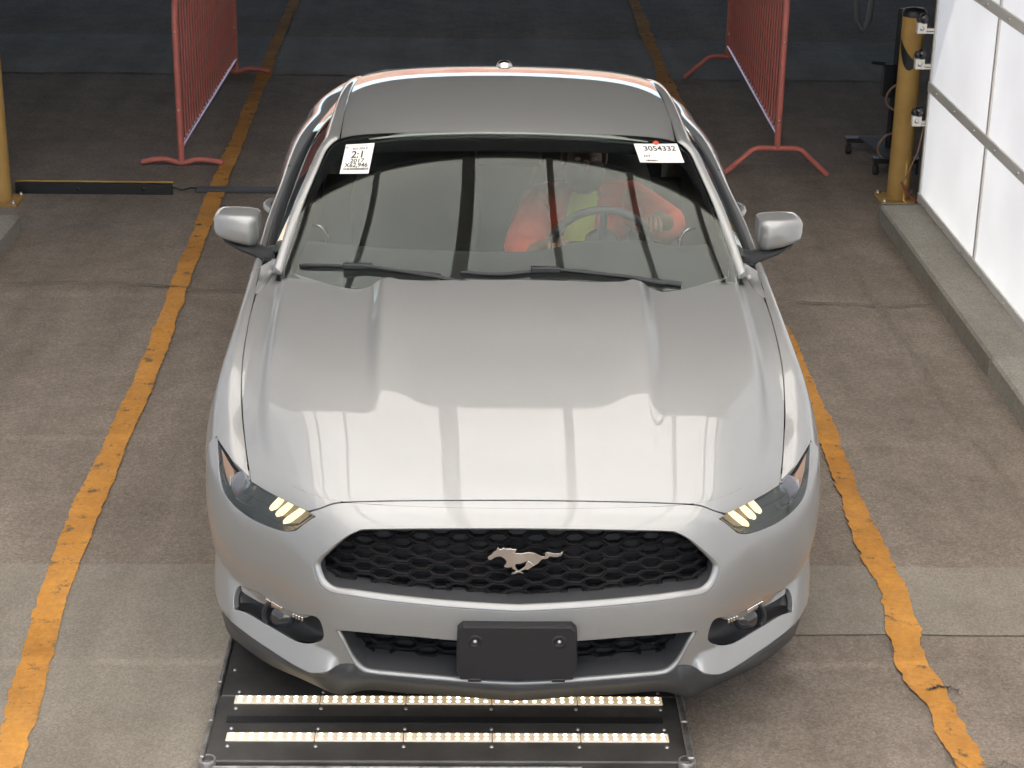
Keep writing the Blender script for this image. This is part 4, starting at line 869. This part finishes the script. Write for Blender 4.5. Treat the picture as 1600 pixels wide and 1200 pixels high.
def seat(x):
    e = empty('seat', (x, 2.8, .3), None, None); e.parent = CAR; e.location = Vector((x, 2.8, .3))-Vector(CAR.location)
    def rb(name, rows):
        P = []
        for (cx, cy, cz, hw, ht, ty, tz) in rows:
            r_ = []
            for a in np.linspace(0, 2*math.pi, 21):
                c_, n_ = math.cos(a), math.sin(a); r_.append((cx+hw*math.copysign(abs(c_)**.6, c_), cy+ht*n_*ty, cz+ht*n_*tz))
            P.append(r_)
        mb = MB(); mb.grid(P, True, False); mb.add(P[0][:-1], [tuple(range(20))]); mb.add(P[-1][:-1], [tuple(range(20))]); return mb.build(name, 'seat', e)
    rb('cushion', [(x, 2.38, .46, .20, .05, .3, 1), (x, 2.45, .47, .25, .08, 0, 1), (x, 2.8, .44, .26, .09, 0, 1), (x, 2.98, .44, .24, .07, 0, 1)])
    rb('backrest', [(x, 2.92, .46, .24, .07, 1, .2), (x, 2.97, .60, .27, .08, 1, .25), (x, 3.03, .80, .27, .08, 1, .25), (x, 3.10, .98, .21, .06, 1, .25), (x, 3.12, 1.02, .16, .03, 1, .25)])
    rb('headrest', [(x, 3.12, 1.035, .09, .03, 1, .25), (x, 3.13, 1.06, .13, .05, 1, .25), (x, 3.15, 1.14, .13, .05, 1, .25), (x, 3.16, 1.18, .09, .03, 1, .25)])
seat(.36); seat(-.36)
sw = MB(); wc = Vector((.345, 2.135, .862)); wa = Vector((0, .90, .45)).normalized(); wu = Vector((1, 0, 0)); wv = wa.cross(wu)
ringp = [wc+(wu*math.cos(t)+wv*math.sin(t))*.178 for t in np.linspace(0, 2*math.pi, 41)[:-1]]
STW = sw.tube(ringp, .0155, 10, closed=True).build('steering_wheel', 'grey_plastic', CAR)
MB().lathe(wc, -wa, [(.0, .02), (.05, .018), (.065, .0), (.06, -.03)], 24).build('wheel_hub', 'grey_plastic', STW)
for t in (R(0), R(180), R(270)):
    d_ = wu*math.cos(t)+wv*math.sin(t); MB().tube([wc+d_*.05, wc+d_*.17], [.02, .013], 8).build('wheel_spoke', 'grey_plastic', STW)
MB().tube([(0, 2.11, 1.245), (0, 2.10, 1.225)], .012, 8).build('mirror_mount', 'black_plastic', CAR)
MB().box(-.12, .12, 2.10, 2.135, 1.165, 1.225, .012).build('rear_view_mirror', 'black_plastic', CAR)
# ---- the driver
def skin_obj(name, V, E, Rr, m, parent=None, lvl=2):
    me = bpy.data.meshes.new(name); o0 = Vector(V[0]); me.from_pydata([tuple(Vector(v)-o0) for v in V], E, [])
    o = link(name, me, m, parent, tuple(o0))
    md = o.modifiers.new('skin', 'SKIN'); md.use_smooth_shade = True
    sk = me.skin_vertices[0].data if len(me.skin_vertices) else None
    if sk is None:
        me.attributes  # the modifier needs the layer
    for i, r_ in enumerate(Rr): sk[i].radius = r_ if isinstance(r_, tuple) else (r_, r_); sk[i].use_root = (i == 0)
    sb = o.modifiers.new('subdiv', 'SUBSURF'); sb.levels = lvl; sb.render_levels = lvl
    return o
DV = [(.35,2.80,.47),(.34,2.78,.62),(.32,2.73,.80),(.31,2.69,.91),(.305,2.66,.985),(.30,2.63,1.05),(.298,2.622,1.115),(.298,2.63,1.18),
      (.14,2.69,.90),(.045,2.48,.745),(.145,2.27,.815),(.180,2.17,.872),
      (.485,2.68,.915),(.625,2.43,.880),(.570,2.26,.935),(.528,2.165,.958),
      (.26,2.72,.46),(.22,2.33,.56),(.24,2.0,.36),(.44,2.72,.46),(.49,2.33,.56),(.46,2.0,.36)]
DV = [(x, y-.10, z-.008) if y > 2.4 and z > .6 else (x, y, z) for x, y, z in DV]
DE = [(0,1),(1,2),(2,3),(3,4),(4,5),(5,6),(6,7),(3,8),(8,9),(9,10),(10,11),(3,12),(12,13),(13,14),(14,15),(0,16),(16,17),(17,18),(0,19),(19,20),(20,21)]
DR = [(.13,.11),(.135,.11),(.15,.11),(.11,.085),.05,(.066,.075),(.076,.088),(.055,.062),.058,.043,.029,(.034,.020),.058,.043,.029,(.034,.020),.085,.065,.045,.085,.065,.045]
for base, sgn, pc in ((11, 1, (.180, 2.17, .872)), (15, -1, (.528, 2.165, .958))):      # fingers over the rim, thumb along it
    for k in range(4):
        o_ = (k-1.5)*.019; a = (pc[0]+o_*.8, pc[1]-.035, pc[2]+.012+abs(o_)*-.1); b_ = (pc[0]+o_, pc[1]-.066, pc[2]-.002); c_ = (pc[0]+o_, pc[1]-.066, pc[2]-.03)
        n0 = len(DV); DV += [a, b_, c_]; DE += [(base, n0), (n0, n0+1), (n0+1, n0+2)]; DR += [.0095, .009, .008]
    n0 = len(DV); DV += [(pc[0]+sgn*.04, pc[1]-.012, pc[2]-.005), (pc[0]+sgn*.052, pc[1]-.045, pc[2]-.008)]; DE += [(base, n0), (n0, n0+1)]; DR += [.011, .009]
person = skin_obj('person', DV, DE, DR, 'skin')
tag(person, 'driver in orange hi-vis jacket and lime shirt at the steering wheel, seen through the windscreen', 'person')
JV = [DV[i] for i in (1, 2, 3, 8, 9, 10, 12, 13, 14)]+[(.34, 2.72, .55)]; JV[5] = (.128, 2.305, .80); JV[8] = (.578, 2.295, .925)
skin_obj('jacket', JV, [(9, 0), (0, 1), (1, 2), (2, 3), (3, 4), (4, 5), (2, 6), (6, 7), (7, 8)], [(.18,.13), (.195,.135), (.165,.115), .09, .082, .058, .09, .082, .058, (.17,.13)], 'belt_orange', person)
sh = []
for z, y, x0, x1 in ((.985, 2.612, .265, .342), (.95, 2.590, .245, .352), (.90, 2.572, .232, .345), (.84, 2.572, .225, .338), (.76, 2.578, .225, .335), (.66, 2.60, .235, .345)):
    sh.append([(x0+(x1-x0)*t, y-.10-.028*math.sin(math.pi*t)**.6, z-.008) for t in np.linspace(0, 1, 13)])
MB().grid(sh, True, True).build('shirt', 'lime', person)
hc_ = Vector((.298, 2.622, 1.105))
def ell(name, c, r, m, parent, t0=0, t1=math.pi, n=16, k=20):
    if parent is person: c = (c[0], c[1]-.10, c[2]-.008)
    P = [[(c[0]+r[0]*math.sin(t)*math.cos(a), c[1]+r[1]*math.sin(t)*math.sin(a), c[2]+r[2]*math.cos(t)) for a in np.linspace(0, 2*math.pi, k+1)] for t in np.linspace(t0, t1, n)]
    return MB().grid(P, True, False).build(name, m, parent)
ell('face_cover', (.298, 2.605, 1.045), (.080, .088, .078), 'mask', person)
ell('cap', (.298, 2.632, 1.165), (.088, .104, .068), 'cap', person, 0, math.pi*.56)
ell('cap_peak', (.298, 2.545, 1.160), (.062, .060, .010), 'cap', person)
for s in (-1, 1):
    ell('eye', (.298+s*.031, 2.541, 1.118), (.011, .007, .007), 'white', person); ell('ear', (.298+s*.080, 2.64, 1.10), (.010, .020, .030), 'skin', person)
ell('nose', (.298, 2.530, 1.095), (.013, .016, .022), 'skin', person)
# ---- papers behind the windscreen
def text_mesh(txt, size):
    cu = bpy.data.curves.new('t', 'FONT'); cu.body = txt; cu.size = size; cu.align_x = 'CENTER'; cu.align_y = 'CENTER'; cu.resolution_u = 3; cu.offset = size*.018
    o = bpy.data.objects.new('t', cu); COL.objects.link(o); dg = bpy.context.evaluated_depsgraph_get(); me = bpy.data.meshes.new_from_object(o.evaluated_get(dg)); bpy.data.objects.remove(o); me.name = 'lettering'; return me
def paper(key, label, lines, bars, col='white'):
    c = np.array(TR[key]); P = screen(c[:, 0], c[:, 1]); n = np.cross(P[1]-P[0], P[3]-P[0]); n /= np.linalg.norm(n); n *= -np.sign(n[1]) if n[1] != 0 else 1
    if n[2] < 0: n = -n
    e = empty('window_sticker', tuple(P.mean(0)), label, 'sticker')
    def at(u, v, d): uu, vv = u, v; p = (c[0]*(1-uu)+c[1]*uu)*(1-vv)+(c[3]*(1-uu)+c[2]*uu)*vv; return screen(np.array(p[0]), np.array(p[1]))+n*d
    G = [[at(u, v, .0032) for u in np.linspace(0, 1, 9)] for v in np.linspace(0, 1, 9)]
    mb = MB(); mb.grid(G, True, True); G2 = [[at(u, v, .0025) for u in np.linspace(0, 1, 9)] for v in np.linspace(0, 1, 9)]; mb.grid(G2, True, False); mb.build('paper', col, e)
    wdt = np.linalg.norm(P[1]-P[0]); hgt = np.linalg.norm(P[3]-P[0])
    for txt, u, v, size, sx in lines:
        me = text_mesh(txt, size)
        for vt in me.vertices: vt.co = Vector(at(u+vt.co.x*sx/wdt, v-vt.co.y/hgt, .0042))
        org = Vector(at(u, v, .0042))
        for vt in me.vertices: vt.co -= org
        link('lettering', me, 'ink', e, tuple(org))
    for (u0, u1, v0, v1, nb) in bars:
        mb = MB(); u = u0; rnd = random.Random(nb)
        while u < u1:
            w_ = rnd.uniform(.25, 1.)*(u1-u0)/nb; w_ = min(w_, u1-u)
            mb.add([at(u, v0, .0042), at(u+w_, v0, .0042), at(u+w_, v1, .0042), at(u, v1, .0042)], [(0, 1, 2, 3)]); u += w_+rnd.uniform(.2, .8)*(u1-u0)/nb
        o = mb.build('bar_code', 'ink', e); o['kind'] = 'stuff'
    return e
paper('stickL', 'white paper sticker reading 2:1, 2017 and X62,946 in the windscreen corner', [('Burn 2024 47', .55, .165, .0165, .62), ('2:1', .50, .37, .056, .72), ('2017', .515, .575, .031, .82), ('X62,946', .515, .725, .035, .70)], [(.10, .96, .815, .885, 46), (.03, .12, .09, .145, 4), (.28, .85, .07, .085, 14), (.36, .66, .935, .945, 8)])
pr = paper('stickR', 'wide white sticker reading 3054332 with a red dot, under the windscreen corner', [('3054332', .55, .27, .040, .88), ('DT', .205, .68, .020, 1.0)], [(.145, .42, .86, .95, 22), (.14, .40, .50, .525, 8), (.74, .93, .54, .56, 5), (.74, .90, .72, .74, 4), (.74, .92, .86, .88, 4)], M['cream'] if 'cream' in M else 'white')
dc = screen(np.array(TR['dot'][0][0]), np.array(TR['dot'][0][1])); nn = np.array([0, -.46, .89])
MB().lathe(tuple(dc+nn*.0052), nn, [(0, .0006), (.0105, .0006), (.0108, 0)], 20).build('red_dot', 'reddot', pr)
# ================================================================== lit floor plate
PL = empty('floor_light_plate', (-.18, .35, 0), 'black steel floor plate with two glowing LED strips under the bumper', 'light plate')
X0, X1 = -.855, .485
MB().box(X0, X1, -.045, .30, .012, .052, .004).build('deck', 'plate_steel', PL)
MB().box(X0+.004, X1-.004, .304, 1.05, .012, .050, .004).build('deck', 'plate_steel', PL)
for s, x in ((-1, X0), (1, X1)):
    for y0, y1 in ((-.035, .148), (.154, .36), (.366, .70), (.706, 1.05)): MB().box(x-.010, x+.004 if s < 0 else x+.010, y0, y1, .0135, .060, .003).build('side_edge', 'edge_steel', PL)
    lug = MB().lathe((x+.012*-s, -.035, .03), (0, 0, 1), [(.0, .012), (.012, .012), (.014, .020), (.022, .024), (.026, .020), (.026, -.015)], 28).build('corner_lug', 'edge_steel', PL)
MB().box(X0+.02, X1-.3, -.056, -.047, .014, .040, .002).build('front_edge', 'edge_steel', PL)
ledm = MB().lathe((0, 0, 0), (0, 0, 1), [(0, .0024), (.004, .0022), (.0060, .0008), (.0062, -.001)], 10).mesh('led'); ledm.materials.append(M['led'])
scm = MB().lathe((0, 0, 0), (0, 0, 1), [(0, .004), (.004, .0035), (.006, 0)], 8).mesh('screw'); scm.materials.append(M['steel'])
for yb_ in (.275, .075):
    e0, e1 = -.806, .434; seg = (e1-e0)/5
    for g in range(5):
        wide = g in (0, 4); a0 = e0+g*seg+.001; bar = MB().box(a0, a0+seg-.002, yb_-.021, yb_+.021, .050, .0565, .002).build('led_bar', 'led_bar', PL)
        for i in range(9):
            for j in (-1, 1): link('led', ledm, None, bar, (a0+.016+(seg-.034)*i/8, yb_+j*.0105, .0565))
    for dy in (-.046, .046):
        for k in range(6): link('screw', scm, None, PL, (e0+.01+(e1-e0-.02)*k/5, yb_+dy, .052))
MB().box(X0+.04, X1-.06, .150, .185, .0515, .0545).build('dark_strip', 'black_plastic', PL)
for y in (.45, .62): link('screw', scm, None, PL, (X0+.03, y, .050))
# ================================================================== crowd barriers
def barrier(x0, xf, y0, y1, zr, foot, label):
    e = empty('crowd_barrier', (x0, y0, 0), label, 'barrier', 'red crowd barriers behind the car'); H = zr+.89; zb = .165 if foot == 'arch' else .02
    def P(t, z): return (x0+(xf-x0)*t, y0+(y1-y0)*t, z)
    L = y1-y0; q = .09/L
    fr = [P(0, zb), P(0, H-.14), P(q*.3, H-.05), P(q, H), P(1-q, H), P(1-q*.3, H-.05), P(1, H-.14), P(1, zb)]
    MB().tube(fr, .019, 12).build('frame', 'barrier_red', e)
    MB().tube([P(.006, zr), P(.994, zr)], .013, 10).build('bottom_rail', 'galv', e)
    bm_ = MB().tube([(0, 0, zr), (0, 0, H-.01)], .0064, 8, caps=False).mesh('bar'); bm_.materials.append(M['barrier_red'])
    for i in range(1, 25): p = P(i/25, 0); link('bar', bm_, None, e, p)
    for t in (0, 1):
        p = P(t, 0)
        if foot == 'arch': f = [(-.31, .012), (-.145, .160), (-.11, .172), (.11, .172), (.145, .160), (.31, .012)]
        else: f = [(-.235, .02), (-.14, .040), (-.08, .038), (-.02, .020), (.02, .020), (.08, .038), (.14, .040), (.245, .022)]
        MB().tube([(p[0]+a, p[1], z) for a, z in resample([(a, 0, z) for a, z in f], 24)[:, [0, 2]]] if foot != 'arch' else [(p[0]+a, p[1], z) for a, z in f], .017, 10).build('foot', 'barrier_red', e)
        for z in (.34, .80): MB().lathe((p[0], p[1]-.018, z), (0, -1, 0), [(0, .006), (.006, .005), (.009, 0)], 8).build('bolt', 'steel', e)
    return e
barrier(-1.862, -1.848, 6.50, 9.12, .11, 'flat', 'red barred crowd barrier with flat feet, left of the car')
barrier(1.672, 1.715, 6.39, 9.10, .247, 'arch', 'red barred crowd barrier on arched feet, right of the car')
# ================================================================== posts, cameras, bits at the garage mouth
def bollard(x, y, r, h, label, cap=True):
    e = empty('bollard', (x, y, 0), label, 'bollard', 'yellow posts at the garage mouth')
    MB().lathe((x, y, 0), (0, 0, 1), [(r, .01), (r, h), (r*.97, h+.006)], 40).build('post', 'yellow', e)
    MB().box(x-r-.05, x+r+.05, y-r-.05, y+r+.05, .0, .014, .002).build('base_plate', 'yellow', e)
    for a in (-1, 1):
        for b in (-1, 1): MB().lathe((x+a*(r+.03), y+b*(r+.03), .014), (0, 0, 1), [(0, .016), (.010, .016), (.012, .0)], 6).build('anchor_bolt', 'steel', e)
    if cap: MB().lathe((x, y, h), (0, 0, 1), [(r+.003, -.012), (r+.003, .012), (r*.8, .03), (0, .036)], 40).build('cap', 'black_plastic', e)
    return e
bp = bollard(2.300, 5.90, .064, 1.06, 'yellow post with a black curved mark, beside the white panel wall')
pts = []                                        # black curved band painted on the post
for t in np.linspace(0, 1, 18):
    a = R(250)-R(120)*t if False else R(185)+R(110)*t; zc = .93-.13*math.sin(t*math.pi*.55); w_ = .07*math.sin(math.pi*min(1, t*.9+.12))
    pts.append([(2.300+.0652*math.cos(a), 5.90+.0652*math.sin(a), zc-w_), (2.300+.0652*math.cos(a), 5.90+.0652*math.sin(a), zc+w_*.35)])
MB().grid(pts, True, False).build('black_mark', 'black_plastic', bp)
bollard(-2.745, 5.69, .062, 1.06, 'yellow post at the left edge of the lane', False)
M['bracket'] = mat('white_bracket', (.72, .69, .62), .45)
for k, (x, z, side_) in enumerate(((2.262, 1.06, 'upper'), (2.268, .868, 'middle'), (2.280, .556, 'lower'))):
    e = empty('dome_camera', (x, 5.56, z), 'small black dome camera on a white bracket, %s of three on the panel wall edge' % side_, 'camera', 'dome cameras on the wall edge')
    MB().box(x-.022, x+.030, 5.545, 5.585, z-.045, z+.012, .004).build('bracket_box', 'bracket', e)
    MB().box(x+.030, x+.082, 5.555, 5.575, z-.030, z-.018).build('bracket_arm', 'bracket', e); MB().box(x+.030, x+.082, 5.555, 5.575, z-.045, z-.036).build('bracket_arm', 'bracket', e)
    MB().lathe((x+.004, 5.544, z-.018), (0, -1, 0), [(0, .005), (.010, .005), (.012, 0)], 12).build('bolt', 'steel', e)
    ell('dome', (x+.012, 5.555, z+.036), (.026, .026, .030), 'gloss_black', e)
    ell('lens_ball', (x-.014, 5.552, z+.034), (.017, .017, .020), 'black_plastic', e)
M['post_dark'] = mat('dark_post', (.012, .012, .013), .6)
tag(MB().box(2.405, 2.455, 5.72, 5.78, 0, 3.2).build('dark_post', 'post_dark'), 'black upright post between the yellow post and the panel wall', 'post')
# threshold rail across the garage mouth
th = empty('threshold_rail', (-2.2, 5.87, 0), 'low black rail on the floor between the yellow post and the lane line', 'rail')
MB().box(-2.70, -1.82, 5.855, 5.885, .0, .062).build('channel', 'black_plastic', th); MB().box(-2.70, -1.82, 5.886, 5.896, .0, .070).build('back_plate', 'edge_brown', th) if 'edge_brown' in M else MB().box(-2.70, -1.82, 5.886, 5.896, .0, .070).build('back_plate', 'yellow', th)
for x in (-2.35, -1.98): MB().lathe((x, 5.853, .032), (0, -1, 0), [(0, .003), (.012, .003), (.013, 0)], 10).build('bolt', 'black_plastic', th)
tag(MB().box(-1.70, -.95, 5.90, 5.98, .0, .022, .006).build('floor_strip', 'grey_plastic'), 'flat dark strip across the lane behind the car', 'strip')
tag(MB().tube([(-1.82, 5.87, .04), (-1.77, 5.89, .02), (-1.72, 5.90, .03), (-1.69, 5.93, .02)], .006, 8).build('link_cable', 'black_plastic'), 'short black cable joining the rail to the floor strip', 'cable')
tag(MB().add([(-1.655, 6.90, .006), (-1.58, 6.90, .006), (-1.58, 6.913, .006), (-1.655, 6.913, .006)], [(0, 1, 2, 3)]).build('white_mark', M['white']), 'short white paint dash beside the lane line', 'mark')
# wheeled equipment and hoses behind the yellow post
ct = empty('equipment_trolley', (2.36, 6.75, 0), 'dark low trolley on castors behind the yellow post', 'trolley')
M['trolley'] = mat('trolley_grey', (.045, .045, .05), .7)
MB().box(2.26, 2.56, 6.42, 6.50, .075, .105, .004).build('cross_leg', 'black_plastic', ct); MB().box(2.19, 2.50, 6.92, 7.0, .075, .105, .004).build('cross_leg', 'black_plastic', ct)
MB().add([(2.27, 6.96, .11), (2.42, 6.96, .11), (2.46, 6.48, .11), (2.33, 6.48, .11), (2.27, 6.96, .095), (2.42, 6.96, .095), (2.46, 6.48, .095), (2.33, 6.48, .095)], [(0, 3, 2, 1), (4, 5, 6, 7), (0, 1, 5, 4), (1, 2, 6, 5), (2, 3, 7, 6), (3, 0, 4, 7)]).build('deck', 'trolley', ct)
for x, y in ((2.28, 6.46), (2.54, 6.46), (2.21, 6.96), (2.48, 6.96)): MB().lathe((x-.014, y, .034), (1, 0, 0), [(0, 0), (.032, 0), (.035, .005), (.035, .023), (.032, .028), (0, .028)], 18).build('castor', 'rubber', ct)
MB().tube([(2.40, 6.7, .10), (2.41, 6.7, .95)], .022, 10).build('upright', 'black_plastic', ct); MB().tube([(2.26, 6.72, .62), (2.52, 6.72, .60)], .010, 8).build('cross_arm', 'black_plastic', ct)
MB().box(2.33, 2.40, 6.66, 6.74, .42, .62, .01).build('control_box', 'black_plastic', ct)
M['hose'] = mat('tan_hose', (.30, .19, .14), .6); M['greyhose'] = mat('grey_hose', (.20, .20, .21), .6); M['redcable'] = mat('red_cable', (.26, .06, .06), .6); M['cordtan'] = mat('tan_cord', (.33, .20, .13), .6)
def loopo(c, r, n=22, a0=0, a1=360): return [(c[0]+r*math.cos(R(t)), c[1]+.02*math.sin(R(t*2)), c[2]+r*1.15*math.sin(R(t))) for t in np.linspace(a0, a1, n)]
tag(MB().tube(loopo((2.375, 6.45, .47), .068, a0=60, a1=330), .007, 8).build('hose_loop', 'hose'), 'upper thin tan hose loop sticking out behind the yellow post', 'hose', 'hose loops behind the yellow post')
tag(MB().tube(loopo((2.355, 6.45, .17), .072, a0=70, a1=300), .007, 8).build('hose_loop', 'hose'), 'lower thin tan hose loop near the floor behind the yellow post', 'hose', 'hose loops behind the yellow post')
tag(MB().tube([(2.60, 9.0, 1.2), (2.60, 9.0, .62), (2.615, 9.0, .46), (2.66, 9.0, .385), (2.70, 9.0, .46), (2.71, 9.0, .62), (2.70, 9.0, 1.2)], .022, 10).build('hanging_hose', 'greyhose'), 'grey hose hanging in a loop from above in the dark garage', 'hose')
tag(MB().tube([(2.338, 5.60, .50), (2.325, 5.62, .36), (2.30, 5.66, .25), (2.275, 5.70, .16)], .0045, 8).build('cord', 'cordtan'), 'thin tan cord hanging from the lowest dome camera', 'cord')
tag(MB().tube([(2.27, 5.72, .15), (2.29, 5.66, .11), (2.32, 5.58, .085), (2.36, 5.53, .11)], .006, 8).build('cable', 'redcable'), 'red cable running from the yellow post to the wall foot', 'cable')
